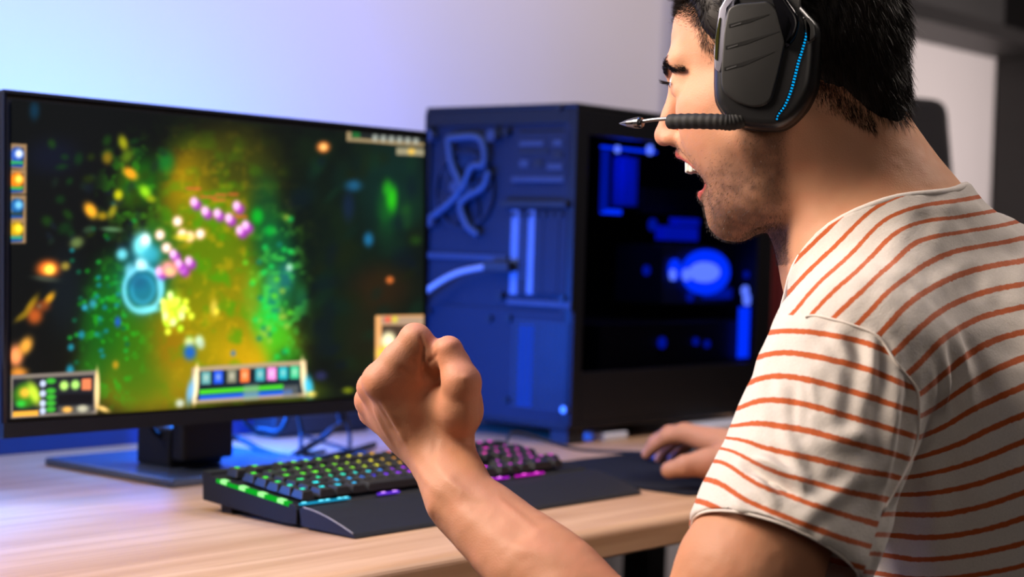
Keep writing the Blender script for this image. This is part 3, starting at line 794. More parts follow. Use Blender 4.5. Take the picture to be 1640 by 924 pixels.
# near side: frame bars around the glass
box('side_frame', (CX0, CY0, CZ0+.010), (CX0+.030, CY0+.012, CZ1-.008), M_case, PC, .001)
box('side_frame', (CX1-.05, CY0, CZ0+.010), (CX1-.02, CY0+.012, CZ1-.008), M_case, PC, .001)
box('side_frame', (CX0+.030, CY0, CZ1-.045), (CX1-.05, CY0+.012, CZ1-.008), M_case, PC, .001)
box('side_frame', (CX0+.030, CY0, CZ0+.010), (CX1-.05, CY0+.012, CZ0+.085), M_case, PC, .001)
def glass_mat():
    m = bpy.data.materials.new('smoked_glass'); m.use_nodes = True
    nt = m.node_tree; nt.nodes.clear()
    o = nt.nodes.new('ShaderNodeOutputMaterial'); mx = nt.nodes.new('ShaderNodeMixShader')
    tr = nt.nodes.new('ShaderNodeBsdfTransparent'); tr.inputs[0].default_value = (0.62, 0.62, 0.70, 1)
    gl = nt.nodes.new('ShaderNodeBsdfGlossy'); gl.inputs['Roughness'].default_value = 0.04; gl.inputs[0].default_value = (0.8, 0.8, 0.8, 1)
    lw = nt.nodes.new('ShaderNodeLayerWeight'); lw.inputs[0].default_value = 0.5; fr = nt.nodes.new('ShaderNodeMath'); fr.operation = 'POWER'; fr.inputs[1].default_value = 5; nt.links.new(lw.outputs['Facing'], fr.inputs[0])
    nt.links.new(fr.outputs[0], mx.inputs[0]); nt.links.new(tr.outputs[0], mx.inputs[1]); nt.links.new(gl.outputs[0], mx.inputs[2]); nt.links.new(mx.outputs[0], o.inputs[0])
    return m
box('glass_panel', (CX0+.030, CY0+.002, CZ0+.085), (CX1-.05, CY0+.005, CZ1-.045), glass_mat(), PC)
for x in (CX0+.01, CX1-.05):
    for y in (CY0+.006, CY1-.04):
        box('foot', (x, y, DZ), (x+.04, y+.034, CZ0), M_rub, PC, .002)
# rear wall (facing -X), with its openings as separate recessed pieces
RX = CX0
def rpx(px, py):
    p = hitX(px, py, RX); return p.y, p.z
def rear_box(name, pxa, pya, pxb, pyb, x0, x1, m, parent=PC, bev=.0008, label=None):
    y0, z0 = rpx(pxa, pya); y1, z1 = rpx(pxb, pyb)
    o = box(name, (RX + x0, min(y0, y1), min(z0, z1)), (RX + x1, max(y0, y1), max(z0, z1)), m, parent, bev)
    if label: o['label'] = label
    return o
box('rear_panel', (RX+.006, CY0+.012, CZ0+.010), (RX+.009, CY1-t_, CZ1-.008), M_rear, PC)
box('rear_frame', (RX, CY0+.012, CZ1-.03), (RX+.006, CY1, CZ1-.008), M_case, PC, .001)
box('rear_frame', (RX, CY1-.012, CZ0+.010), (RX+.006, CY1, CZ1-.03), M_case, PC, .001)
box('rear_frame', (RX, CY0+.012, CZ0+.010), (RX+.006, CY0+.022, CZ1-.03), M_rear, PC, .001)
M_bl = mat('dull_blue_grey', (0.030, 0.038, 0.06), 0.55, 0.0, spec=.3, noise=(30, .2))
rear_box('power_supply_plate', 690, 486, 912, 684, .001, .006, M_rear)
rear_box('rear_rail', 680, 404, 812, 418, -.001, .006, M_bl)
rear_box('rear_rail', 812, 478, 914, 494, -.001, .006, M_bl)
# exhaust fan
fy, fz = rpx(742, 305)
bm = bmesh.new()
for k in range(28):
    a0 = 2*math.pi*k/28; a1 = 2*math.pi*(k+1)/28
    for (ra, rb) in ((.056, .062),):
        vs = [bm.verts.new((RX+dx, fy+r_*math.cos(a), fz+r_*math.sin(a))) for dx in (-.001, .006) for r_, a in ((ra, a0), (rb, a0), (rb, a1), (ra, a1))]
        for f in ((0,1,2,3), (7,6,5,4), (0,3,7,4), (1,5,6,2), (0,4,5,1), (3,2,6,7)): bm.faces.new([vs[i] for i in f])
bmesh.ops.remove_doubles(bm, verts=bm.verts, dist=1e-5)
fan = bm_obj('exhaust_fan', bm, M_rear, PC)
bm = bmesh.new(); add_cyl(bm, (RX-.002, fy, fz), (RX+.006, fy, fz), .018); bm_obj('fan_hub', bm, M_bl, fan)
for k in range(7):
    pts = []
    for j in range(6):
        r_ = .016 + j*.0078; a = k*2*math.pi/7 + j*.16
        pts.append((RX+.003, fy + r_*math.cos(a), fz + r_*math.sin(a)))
    bm = bmesh.new(); prev = None
    for j, p in enumerate(pts):
        wv = .006 + j*.0016; a = k*2*math.pi/7 + j*.16
        ty, tz = -math.sin(a)*wv, math.cos(a)*wv
        cur = [bm.verts.new((p[0]-.0025, p[1]-ty, p[2]-tz)), bm.verts.new((p[0]+.0035, p[1]+ty, p[2]+tz)), bm.verts.new((p[0]+.0050, p[1]+ty, p[2]+tz)), bm.verts.new((p[0]-.001, p[1]-ty, p[2]-tz))]
        if prev:
            for q_ in range(4): bm.faces.new((prev[q_], prev[(q_+1) % 4], cur[(q_+1) % 4], cur[q_]))
        else: bm.faces.new(cur[::-1])
        prev = cur
    bm.faces.new(prev); bm_obj('fan_blade', bm, M_rear, fan)
# bent coolant tubes that cross the fan opening
M_tube = mat('frosted_tube', (0.035, 0.055, 0.09), 0.45, spec=.3)
def rp(px, py, x=-.006):
    y, z = rpx(px, py); return (RX + x, y, z)
for pts in ([(722, 222), (772, 222), (780, 262), (760, 268), (745, 305)], [(722, 222), (728, 262), (742, 300), (728, 322), (700, 345), (694, 352)], [(788, 275), (778, 300), (752, 316), (742, 330), (752, 360), (770, 376)]):
    tube('coolant_tube', [rp(*p) for p in pts], .0058, M_tube, PC)
for p in ((735, 300), (694, 354), (793, 218), (693, 218)):
    c = rp(*p); cyl('tube_fitting', (c[0]-.006, c[1], c[2]), (c[0]+.010, c[1], c[2]), .009, M_bl, PC)
# ports
io = rear_box('port_plate', 826, 212, 908, 285, -.001, .006, M_rear)
for i, (a, b, c, d) in enumerate([(834, 226, 872, 234), (834, 240, 880, 246), (888, 224, 902, 234), (888, 242, 902, 254), (834, 256, 848, 268), (856, 256, 870, 268), (878, 262, 902, 272)]):
    rear_box('port', a, b, c, d, -.003, .0, M_bl if i % 2 == 0 else M_black, io, .0004)
rear_box('port_rail', 820, 283, 904, 292, -.002, .006, M_bl)
rear_box('retention_bar', 806, 321, 912, 333, -.009, .002, M_black)
M_pale = mat('pale_steel', (0.10, 0.14, 0.22), .5, noise=(30, .2))
for k in range(7):
    a = 820 + k*12.6
    s_ = rear_box('slot_cover', a, 336, a + 10.2, 472, -.001 - .001*(k % 2), .006, M_pale if k in (0, 2) else M_rear)
    c = rp(a + 5, 344, -.003); cyl('screw', c, (c[0]-.003, c[1], c[2]), .0035, M_black, s_, n=12)
for j in range(12):
    yv, zv = rpx(839, 345 + j*9)
    box('vent_rib', (RX-.003, yv-.006, zv-.0016), (RX-.001, yv+.006, zv+.0016), M_bl, PC)
# power supply vent: a plate with hexagon rods
pv = rear_box('vent_plate', 824, 514, 904, 658, -.0005, .0045, M_case)
bm = bmesh.new()
rear_box('vent_glow', 832, 520, 850, 652, -.0009, -.0006, emat('vent_blue', (0.0, 0.05, 0.75), .8), pv)
ya, za = rpx(824, 514); yb, zb = rpx(904, 658)
nz = 15
for j in range(nz + 1):
    z = za + (zb-za)*j/nz
    add_box(bm, (RX-.0012, (ya+yb)/2, z), (.0016, abs(ya-yb), .0022))
ny = 10
for i in range(ny + 1):
    y = ya + (yb-ya)*i/ny
    add_box(bm, (RX-.0012, y, (za+zb)/2), (.0016, .0020, abs(za-zb)))
gr = bm_obj('vent_grille', bm, M_bl, pv); gr['kind'] = 'stuff'
for p in ((785, 510), (816, 510), (802, 474), (902, 478), (812, 640), (905, 656), (688, 498), (812, 212), (897, 172)):
    c = rp(*p, -.001); o = cyl('screw', (c[0]-.004, c[1], c[2]), (c[0]+.006, c[1], c[2]), .0055, M_black if p[0] != 905 else M_metal, PC, n=14)
# plug and cable
c0 = rp(818, 427, -.012)
bm = bmesh.new(); add_box(bm, (c0[0], c0[1]+.012, c0[2]), (.022, .05, .016), .003); pl = bm_obj('plug', bm, M_rub)
pl.name = 'power_cable'; tag(pl, 'pale power cable plugged into the rear of the computer case', 'cable')
bm = bmesh.new()
cc = tube('cord', [(c0[0]-.004, c0[1]+.03, c0[2]), rp(745, 438, -.02), rp(710, 462, -.03), rp(682, 492, -.035), rp(668, 560, -.03), (RX-.04, CY1+.02, 0.82), (RX-.06, CY1+.03, DZ+.006)], .0048, mat('pale_cable', (0.25, 0.25, 0.27), 0.45, noise=(30, .1)), pl)

# inside the case
M_pcb = mat('dark_board', (0.012, 0.014, 0.02), 0.5, noise=(60, .4))
B_dim = emat('led_blue_dim', (0.0, 0.015, 0.55), 1.0)
B_mid = emat('led_blue', (0.0, 0.035, 1.0), 2.2)
B_hot = emat('led_blue_hot', (0.12, 0.22, 1.0), 2.6)
mbp = box('motherboard', (CX0+.03, CY1-.03, CZ0+.16), (CX0+.36, CY1-.024, CZ1-.03), M_pcb, PC)
def hb(name, pa, pb, Y, dy, m, parent=PC, bev=.001):
    a = hitY(pa[0], pa[1], Y); b = hitY(pb[0], pb[1], Y)
    return box(name, (min(a.x, b.x), Y, min(a.z, b.z)), (max(a.x, b.x), Y+dy, max(a.z, b.z)), m, parent, bev)
hb('power_supply_cover', (962, 520), (1215, 640), CY0+.03, .2, M_case)
hb('led_strip', (966, 233), (1052, 246), CY0+.02, .006, B_mid)
hb('led_strip', (966, 240), (974, 340), CY0+.02, .004, B_dim)
hb('led_strip', (966, 334), (996, 344), CY0+.02, .006, B_mid)
for c, r_ in (((1042, 240), .008), ((990, 239), .006)):
    p = hitY(c[0], c[1], CY0+.018); cyl('led', p, p + Vector((0, .003, 0)), r_, B_hot, PC)
hb('memory_module', (998, 250), (1008, 330), CY0+.10, .02, mat('blue_heat_spreader', (0.02, 0.05, .5), .4, emis=(0, .02, .6), estr=.35))
hb('memory_module', (1012, 252), (1020, 330), CY0+.10, .02, bpy.data.materials['blue_heat_spreader'])
hb('heatsink', (1030, 300), (1130, 345), CY0+.12, .06, M_pcb)
hb('graphics_card', (1064, 392), (1196, 486), CY0+.07, .10, M_pcb, bev=.003)
def disc(name, px, py, Y, r_, m, rx=1.0, d=.004):
    p = hitY(px, py, Y); bm = bmesh.new(); add_cyl(bm, (0, 0, 0), (0, d, 0), r_, n=32)
    bmesh.ops.scale(bm, verts=bm.verts, vec=(rx, 1, 1)); bmesh.ops.translate(bm, verts=bm.verts, vec=p)
    return bm_obj(name, bm, m, PC)
disc('glowing_fan', 1132, 436, CY0+.060, .038, B_mid, 1.9)
disc('fan_hub', 1130, 436, CY0+.052, .017, B_hot, 2.6)
disc('led', 1082, 432, CY0+.06, .018, B_mid, .9); disc('led', 1079, 440, CY0+.055, .009, B_hot, .8); disc('led', 1101, 440, CY0+.052, .010, B_hot)
disc('led', 1047, 360, CY0+.06, .010, B_dim); disc('led', 1037, 433, CY0+.06, .008, B_dim); disc('led', 1107, 475, CY0+.06, .008, B_dim)
o = hb('tube_reservoir', (1066, 362), (1118, 386), CY0+.08, .02, mat('blue_lit_plastic', (0, .02, .5), .3, emis=(0, .012, .7), estr=.8)); 
hb('tube_reservoir', (1088, 349), (1120, 362), CY0+.08, .02, bpy.data.materials['blue_lit_plastic'])
hb('graphics_card_light', (1128, 462), (1172, 478), CY0+.066, .004, B_dim)
for (x, y, r_, m) in ((1062, 549, .009, B_dim), (1116, 547, .006, B_dim), (1134, 551, .006, B_dim), (1197, 440, .006, B_dim)):
    disc('led', x, y, CY0+.024, r_, m)
hb('front_light_column', (1186, 492), (1209, 572), CY0+.02, .004, B_mid)
disc('led', 1195, 466, CY0+.018, .009, B_hot); disc('led', 1198, 480, CY0+.018, .010, B_hot)
ld = bpy.data.lights.new('case_glow', 'POINT'); ld.energy = 0.6; ld.color = (0.0, 0.05, 1.0); ld.shadow_soft_size = .03
lo = bpy.data.objects.new('case_glow', ld); COL.objects.link(lo); lo.location = (CX0+.2, CY0+.05, CZ1-.08)

# ------------------------------------------------------------------ cables behind the monitor, small things
def cab(pts, r, label, m=M_rub):
    o = tube('cable', pts, r, m); tag(o, label, 'cable'); return o
def D(px, py, h=0.0):
    """point on the desk (h above it) seen at a place in the photo"""
    d = np.array(C_R) * (px - 820) / FPX - np.array(C_U) * (py - 462) / FPX + np.array(C_F)
    return Vector(np.array(CAM_LOC) + d * ((DZ + h - CAM_Z) / d[2]))
cab([mpt(-.06, -.10, .075), mpt(-.05, -.20, .10), D(372, 700, .02), D(420, 722, .012), D(480, 737, .006), D(540, 728, .005), D(600, 712, .006)], .0042, 'thick dark cable drooping in a long arc from behind the monitor onto its foot')
cab([mpt(.02, -.10, .075), D(390, 672, .05), D(425, 688, .035), D(455, 680, .045), (1.60, 1.70, .88), mpt(.08, -.10, .06)], .0034, 'dark cable looping in a short arc under the middle of the monitor')
cab([mpt(.13, -.10, .065), D(481, 680, .04), D(482, 705, .02), D(486, 726, .005), D(520, 722, .005)], .0030, 'thin cable hanging straight down under the right half of the monitor')
cab([mpt(.20, -.10, .065), D(556, 675, .04), D(560, 695, .02), D(562, 722, .004), D(580, 730, .004)], .0030, 'thin cable hanging down nearest the clenched fist')
cab([mpt(.18, -.10, .075), D(545, 665, .05), D(530, 690, .03), D(500, 712, .012), D(470, 730, .005)], .0048, 'black cable slanting down left towards the monitor foot')
pb = empty('power_strip', D(520, 692), 'black power strip lying behind the monitor foot', 'power strip')
pc_ = D(500, 697)
bm = bmesh.new(); add_box(bm, (pc_.x + .02, pc_.y + .02, DZ + .018), (.20, .05, .034), .006); bm_obj('strip_body', bm, M_rub, pb)
for k in range(4):
    cyl('socket', (pc_.x - .05 + k*.047, pc_.y + .02, DZ + .034), (pc_.x - .05 + k*.047, pc_.y + .02, DZ + .0365), .016, M_black, pb)
pp = D(970, 703)
p_ = box('paper_note', (pp.x - .03, pp.y - .02, DZ), (pp.x + .03, pp.y + .03, DZ + .012), mat('white_paper', (.7, .7, .7), .8, noise=(20, .05)), None, .002)
tag(p_, 'small white pad of notes lying before the computer case', 'notepad')
pp = D(1140, 690)
p_ = box('paper_note', (pp.x - .05, pp.y - .03, DZ), (pp.x + .11, pp.y + .05, DZ + .014), bpy.data.materials['white_paper'], None, .002)
tag(p_, 'white pad of paper behind the right hand on the desk', 'notepad')
# ------------------------------------------------------------------ organic surfaces: smooth unions of tapered limbs, meshed with surface nets
def nrm(v):
    v = np.asarray(v, float); return v / np.linalg.norm(v)
def s_cone(a, b, ra, rb, flat=None):
    a = np.asarray(a, np.float32); b = np.asarray(b, np.float32); ab = b - a; L2 = float(ab @ ab) + 1e-12
    def f(P):
        t = np.clip(((P - a) @ ab) / L2, 0, 1)
        q = P - a - t[:, None] * ab
        return np.sqrt((q*q).sum(1)) - (ra + (rb - ra) * t)
    return f
def s_ell(c, r, ax=None):
    c = np.asarray(c, np.float32); r = np.asarray(r, np.float32)
    A = np.eye(3, dtype=np.float32) if ax is None else np.array([nrm(a) for a in ax], np.float32)
    def f(P):
        q = (P - c) @ A.T
        k0 = np.sqrt(((q / r)**2).sum(1)) + 1e-9; k1 = np.sqrt(((q / (r*r))**2).sum(1)) + 1e-9
        return k0 * (k0 - 1) / k1
    return f
def smin(a, b, k):
    h = np.clip(0.5 + 0.5*(b - a)/k, 0, 1)
    return b*(1-h) + a*h - k*h*(1-h)
def smax(a, b, k): return -smin(-a, -b, k)
class Solid:
    """a list of unions and cuts with a bounding box"""
    def __init__(s): s.ops = []; s.lo = np.full(3, 1e9); s.hi = np.full(3, -1e9)
    def grow(s, p, r):
        p = np.asarray(p, float); r = np.asarray(r, float).max() if np.ndim(r) else r
        s.lo = np.minimum(s.lo, p - r); s.hi = np.maximum(s.hi, p + r)
    def cone(s, a, b, ra, rb, k=.01):
        s.grow(a, ra); s.grow(b, rb); s.ops.append(('u', s_cone(a, b, ra, rb), k)); return s
    def chain(s, pts, k=.01, k0=None):
        for i in range(len(pts) - 1):
            s.cone(pts[i][0], pts[i+1][0], pts[i][1], pts[i+1][1], (k0 if i == 0 and k0 else k))
        return s
    def ell(s, c, r, ax=None, k=.01):
        s.grow(c, r); s.ops.append(('u', s_ell(c, r, ax), k)); return s
    def cut_ell(s, c, r, ax=None, k=.004): s.ops.append(('s', s_ell(c, r, ax), k)); return s
    def cut_cone(s, a, b, ra, rb, k=.004): s.ops.append(('s', s_cone(a, b, ra, rb), k)); return s
    def fn(s, f, k, mode='u'): s.ops.append((mode, f, k)); return s
    def __call__(s, P):
        d = None
        for m, f, k in s.ops:
            if m == 'u':
                v = f(P); d = v if d is None else smin(d, v, k)
            elif m == 's': d = smax(d, -f(P), k)
            elif m == 'i': d = smax(d, f(P), k)
            elif m == 'd': d = d + f(P)
        return d
def union_field(solids, k=.012):
    def f(P):
        lo = P.min(0); hi = P.max(0); d = None
        for s in solids:
            if np.all(hi > s.lo - .05) and np.all(lo < s.hi + .05):
                v = s(P); d = v if d is None else smin(d, v, k)
        return np.full(len(P), 1.0, np.float32) if d is None else d
    return f
def surface_nets(field, lo, hi, h, B=18, relax=2, pad=.004):
    lo = np.asarray(lo, float) - 3*h; hi = np.asarray(hi, float) + 3*h
    nb = np.ceil((hi - lo) / (h*B)).astype(int)
    NY, NZ = nb[1]*B + 8, nb[2]*B + 8
    ids_all = []; pos_all = []; quads = []
    r = np.arange(-1, B + 1)
    gi = np.stack(np.meshgrid(r, r, r, indexing='ij'), -1).reshape(-1, 3)
    n = B + 2
    cidx = np.stack(np.meshgrid(np.arange(n-1), np.arange(n-1), np.arange(n-1), indexing='ij'), -1)
    C8 = [(i, j, k) for i in (0, 1) for j in (0, 1) for k in (0, 1)]
    E12 = [(a, b) for a in range(8) for b in range(a+1, 8) if sum(abs(C8[a][q] - C8[b][q]) for q in range(3)) == 1]
    half = h*B*0.87
    for bx in range(nb[0]):
        for by in range(nb[1]):
            for bz in range(nb[2]):
                o = np.array([bx, by, bz]) * B
                c = (lo + (o + B/2) * h).astype(np.float32)[None]
                v0 = field(c)[0]
                if abs(v0) > half*1.25 + pad: continue
                P = (lo + (gi + o) * h).astype(np.float32)
                D = field(P).reshape(n, n, n)
                S = D < 0
                if S.all() or not S.any(): continue
                vals = [D[i:n-1+i, j:n-1+j, k:n-1+k] for i, j, k in C8]
                sg = [v < 0 for v in vals]
                acc = np.zeros((n-1, n-1, n-1, 3)); cnt = np.zeros((n-1, n-1, n-1))
                for a, b in E12:
                    x = sg[a] != sg[b]
                    den = vals[a] - vals[b]; t = np.where(x, vals[a] / np.where(np.abs(den) < 1e-12, 1, den), 0)
                    for q in range(3):
                        acc[..., q] += np.where(x, C8[a][q] + t*(C8[b][q] - C8[a][q]), 0)
                    cnt += x
                act = cnt > 0
                pos = acc[act] / cnt[act][:, None] + cidx[act]
                gid3 = cidx[act] - 1 + o
                gid = ((gid3[:, 0] + 2) * NY + gid3[:, 1] + 2) * NZ + gid3[:, 2] + 2
                ids_all.append(gid); pos_all.append(lo + (pos - 1 + o) * h)
                Gf = lambda ijk: ((ijk[:, 0] - 1 + o[0] + 2) * NY + ijk[:, 1] - 1 + o[1] + 2) * NZ + ijk[:, 2] - 1 + o[2] + 2
                for ax_ in range(3):
                    sl0 = [slice(1, n-1)]*3; sl1 = [slice(1, n-1)]*3; sl1[ax_] = slice(2, n)
                    A_ = S[tuple(sl0)]; B_ = S[tuple(sl1)]
                    X = np.argwhere(A_ != B_) + 1
                    if len(X) == 0: continue
                    inside = S[X[:, 0], X[:, 1], X[:, 2]]
                    u_, v_ = (ax_ + 1) % 3, (ax_ + 2) % 3
                    c00 = X.copy(); c10 = X.copy(); c11 = X.copy(); c01 = X.copy()
                    c00[:, u_] -= 1; c00[:, v_] -= 1; c10[:, v_] -= 1; c01[:, u_] -= 1
                    Q = np.stack([Gf(c00), Gf(c10), Gf(c11), Gf(c01)], 1)
                    Q[~inside] = Q[~inside][:, ::-1]
                    quads.append(Q)
    ids = np.concatenate(ids_all); pos = np.concatenate(pos_all); Q = np.concatenate(quads)
    uid, first = np.unique(ids, return_index=True)
    V = pos[first]; F = np.searchsorted(uid, Q)
    used = np.unique(F); remap = -np.ones(len(V), int); remap[used] = np.arange(len(used)); V = V[used]; F = remap[F]
    return relax_mesh(V, F, relax), F
def relax_mesh(V, F, it, lam=.5):
    E = np.concatenate([F[:, [0, 1]], F[:, [1, 2]], F[:, [2, 3]], F[:, [3, 0]]])
    cnt = np.bincount(E[:, 0], minlength=len(V)) + np.bincount(E[:, 1], minlength=len(V))
    for _ in range(it):
        acc = np.stack([np.bincount(E[:, 0], V[E[:, 1], q], len(V)) + np.bincount(E[:, 1], V[E[:, 0], q], len(V)) for q in range(3)], 1)
        V = V + lam * (acc / cnt[:, None] - V)
    return V
def v_normals(V, F):
    n = np.cross(V[F[:, 2]] - V[F[:, 0]], V[F[:, 3]] - V[F[:, 1]])
    N = np.stack([sum(np.bincount(F[:, c], n[:, q], len(V)) for c in range(4)) for q in range(3)], 1)
    return N / (np.linalg.norm(N, axis=1)[:, None] + 1e-12)
def srgb(c):
    c = np.asarray(c, float) / 255.0
    return np.where(c <= 0.04045, c/12.92, ((c+0.055)/1.055)**2.4)
def set_attr(o, name, rgb_):
    ca = o.data.color_attributes.new(name, 'FLOAT_COLOR', 'POINT')
    ca.data.foreach_set('color', np.concatenate([rgb_, np.ones((len(rgb_), 1))], 1).astype(np.float32).ravel())
def ss(x, a, b):
    t = np.clip((x - a)/(b - a), 0, 1); return t*t*(3 - 2*t)
# ------------------------------------------------------------------ the person
PERSON = empty('person', (CAM_LOC.x + 1.15, CAM_LOC.y + 0.55, 0), 'man in striped t-shirt and headset raising his left fist, right hand on mouse', 'person')
c = nat
# head frame: A forwards, Lh towards his left ear (the camera side), Uh up
YAW = math.radians(18)
nR, nF, nU = np.array(C_R), np.array(C_F), np.array(C_U)
Ah = -math.cos(YAW)*nR + math.sin(YAW)*nF
Lh = -math.sin(YAW)*nR - math.cos(YAW)*nF
Uh = nU
HO = c(1265, 115, 1.45)
HAX = [Ah, Lh, Uh]
def H(a, l, h): return HO + Ah*a/1000 + Lh*l/1000 + Uh*h/1000      # millimetres
def both(f):
    for s_ in (-1, 1): f(s_)
head = Solid()
def he(a, l, h, r, k=10, rot=0):
    ax = HAX
    if rot:
        c_, s__ = math.cos(math.radians(rot)), math.sin(math.radians(rot))
        ax = [Ah*c_ + Uh*s__, Lh, -Ah*s__ + Uh*c_]
    head.ell(H(a, l, h), np.array(r)/1000, ax, k/1000)
def hc(p, q, ra, rb, k=8): head.cone(H(*p), H(*q), ra/1000, rb/1000, k/1000)
def hx(a, l, h, r, k=4, rot=0):
    ax = HAX
    if rot:
        c_, s__ = math.cos(math.radians(rot)), math.sin(math.radians(rot))
        ax = [Ah*c_ + Uh*s__, Lh, -Ah*s__ + Uh*c_]
    head.cut_ell(H(a, l, h), np.array(r)/1000, ax, k/1000)
he(1, 0, 28, (94, 73, 84))                       # cranium
he(34, 0, 20, (60, 63, 66), 20)                    # forehead
he(38, 0, -45, (48, 56, 62), 25)                   # midface
def sides(s_):
    hc((96, 8*s_, 6), (84, 38*s_, 8), 9, 9, 12)    # brow ridge
    hc((70, 42*s_, -32), (30, 58*s_, -26), 12, 10, 22)
    he(44, 34*s_, -42, (34, 30, 42), 22)   # cheekbone
    hc((63, 27*s_, -48), (38, 40*s_, -80), 14.5, 14, 18)   # laughing cheek
    hc((8, 54*s_, -62), (14, 50*s_, -104), 17, 17, 22)   # ramus
    hc((14, 50*s_, -104), (46, 17*s_, -120), 17, 16, 18) # jaw body
    hc((24, 50*s_, -60), (38, 34*s_, -104), 18, 16, 25)  # cheek wall
both(sides)
hc((48, -9, -120), (48, 9, -120), 18, 18, 14)    # chin
he(58, 0, -104, (14, 22, 14), 10)                  # below the lip
he(72, 0, -60, (22, 26, 16), 12)                   # upper jaw
# nose
hc((93, 0, -8), (100, 0, -34), 8, 8, 9)
hc((100, 0, -34), (106, 0, -50), 8, 9, 6)
both(lambda s_: he(97, 10*s_, -53, (10, 7, 7), 5))
both(lambda s_: hx(99, 7*s_, -61, (6, 3.2, 4), 2))
# eyes: sockets, then lids
both(lambda s_: hx(100, 31*s_, -12, (15, 16, 11), 12))
both(lambda s_: he(80, 31*s_, -9, (14, 15, 12.5), 5))
both(lambda s_: hc((92, 20*s_, -15), (84, 42*s_, -17), 5, 5, 6))      # bag under the eye
# lips: upper, lower around the open mouth
both(lambda s_: hc((92, 2*s_, -66), (74, 22*s_, -75), 5.0, 4.0, 4))
both(lambda s_: hc((74, 22*s_, -75), (60, 29*s_, -87), 4.0, 4, 6))
both(lambda s_: hc((71, 3*s_, -100), (61, 25*s_, -90), 6.0, 4.2, 5))
both(lambda s_: hc((88, 12*s_, -56), (54, 34*s_, -84), 4, 5, 8))      # fold from nose to mouth corner
both(lambda s_: hx(90, 19*s_, -79, (20, 3, 3), 5, 35) if False else None)
hx(82, 0, -85, (34, 25, 11), 3, 12)               # open mouth
# ears, mostly under the headset
both(lambda s_: he(-6, 72*s_, -18, (16, 5, 27), 6))
# neck
neck = Solid()
neck.chain([(c(1318, 175, 1.455), .058), (c(1362, 300, 1.45), .0585), (c(1415, 400, 1.445), .064), (c(1480, 520, 1.46), .08)], k=.03)
neck.cone(c(1290, 200, 1.405), c(1318, 500, 1.40), .018, .014, k=.03)      # muscle behind the ear down to the collar bone
neck.cone(c(1282, 345, 1.45), c(1306, 500, 1.46), .020, .022, k=.03)       # throat
neck.cone(c(1378, 250, 1.44), c(1496, 425, 1.45), .036, .058, k=.03)        # nape
neck.cone(c(1400, 400, 1.42), c(1400, 560, 1.33), .050, .055, k=.04)       # slope to the shoulder
# left arm
SL = c(1372, 600, 1.315); EL = c(1100, 1100, 1.235)
armL = Solid()
armL.chain([(SL, .056), (c(1285, 745, 1.27), .046), (c(1195, 925, 1.24), .047), (EL, .038)], k=.02)
armL.chain([(EL, .038), (c(1000, 1035, 1.25), .039), (c(908, 955, 1.275), .0335), (c(858, 908, 1.29), .0295), (c(815, 872, 1.308), .0265), (c(777, 834, 1.325), .0245), (c(736, 797, 1.342), .0238), (c(718, 758, 1.364), .0220), (c(700, 722, 1.380), .0200)], k=.014)
armL.cone(c(733, 775, 1.352), c(714, 732, 1.374), .021, .0180, k=.012)
armL.cone(c(905, 905, 1.28), c(800, 815, 1.335), .018, .012, k=.016)
armL.cone(c(820, 915, 1.29), c(735, 830, 1.34), .016, .010, k=.014)
# left fist
hand = Solid()
W = c(698, 722, 1.370)
iM, mM, rM, pM = c(609, 611, 1.360), c(596, 621, 1.382), c(592, 641, 1.405), c(597, 660, 1.421)
hand.chain([(c(697, 722, 1.376), .0150), (iM, .0125)], k=.014)
hand.chain([(c(695, 728, 1.378), .0160), (mM, .0120)], k=.012)
hand.chain([(c(697, 735, 1.386), .0150), (rM, .0115)], k=.012)
hand.chain([(c(698, 742, 1.392), .0140), (pM, .0110)], k=.012)
_hd = nrm(c(609, 611, 1.366) - W); _hf = nrm(nF - _hd*(nF @ _hd)); hand.ell(c(650, 668, 1.392), (.034, .020, .018), [_hd, np.cross(_hf, _hd), _hf], k=.016)
hand.ell(c(698, 664, 1.402), (.022, .022, .026), [nR, nF, nU], k=.016)             # heel of the palm
# thumb: metacarpal, first and second phalanx
tB, tM, tI = c(721, 706, 1.378), c(739, 612, 1.343), c(718, 561, 1.350)
hand.chain([(tB, .0160), (c(737, 656, 1.354), .0152), (tM, .0130)], k=.014)
hand.chain([(tM, .0128), (c(728, 584, 1.349), .0113), (tI, .0112)], k=.006)
hand.ell(tM, (.0138, .0138, .0138), None, k=.006)
hand.ell(iM, (.0134, .0134, .0134), None, k=.006)
# web between thumb and first finger
hand.cone(c(640, 635, 1.378), c(730, 640, 1.370), .0120, .0125, k=.018)
hand.cone(c(660, 665, 1.392), c(712, 680, 1.392), .015, .013, k=.018)
hand.cone(c(632, 612, 1.366), c(660, 597, 1.364), .0120, .0115, k=.012)
hand.cut_ell(c(688, 592, 1.354), (.0078, .0095, .014), [nR, nU, nF], k=.003)
hand.cone(c(636, 602, 1.362), c(657, 574, 1.361), .0122, .0112, k=.006)
fingers = Solid()
def finger(mcp, pip, dip, tip, r, k=.0045):
    fingers.chain([(mcp, r*1.10), ((mcp+pip)/2, r*1.04), (pip, r)], k=k)
    fingers.ell(pip, (r*1.04,)*3, None, k=.004)
    fingers.chain([(pip, r*.97), (dip, r*.86)], k=.003)
    fingers.chain([(dip, r*.88), (tip, r*.76)], k=.003)
finger(iM, c(666, 544, 1.360), c(701, 571, 1.360), c(690, 604, 1.378), .0122)
finger(mM, c(672, 552, 1.389), c(700, 604, 1.398), c(672, 622, 1.404), .0112)
finger(rM, c(664, 566, 1.409), c(696, 618, 1.414), c(668, 632, 1.416), .0108)
finger(pM, c(656, 588, 1.426), c(688, 630, 1.430), c(664, 640, 1.428), .0096)
thumb_tip = Solid()
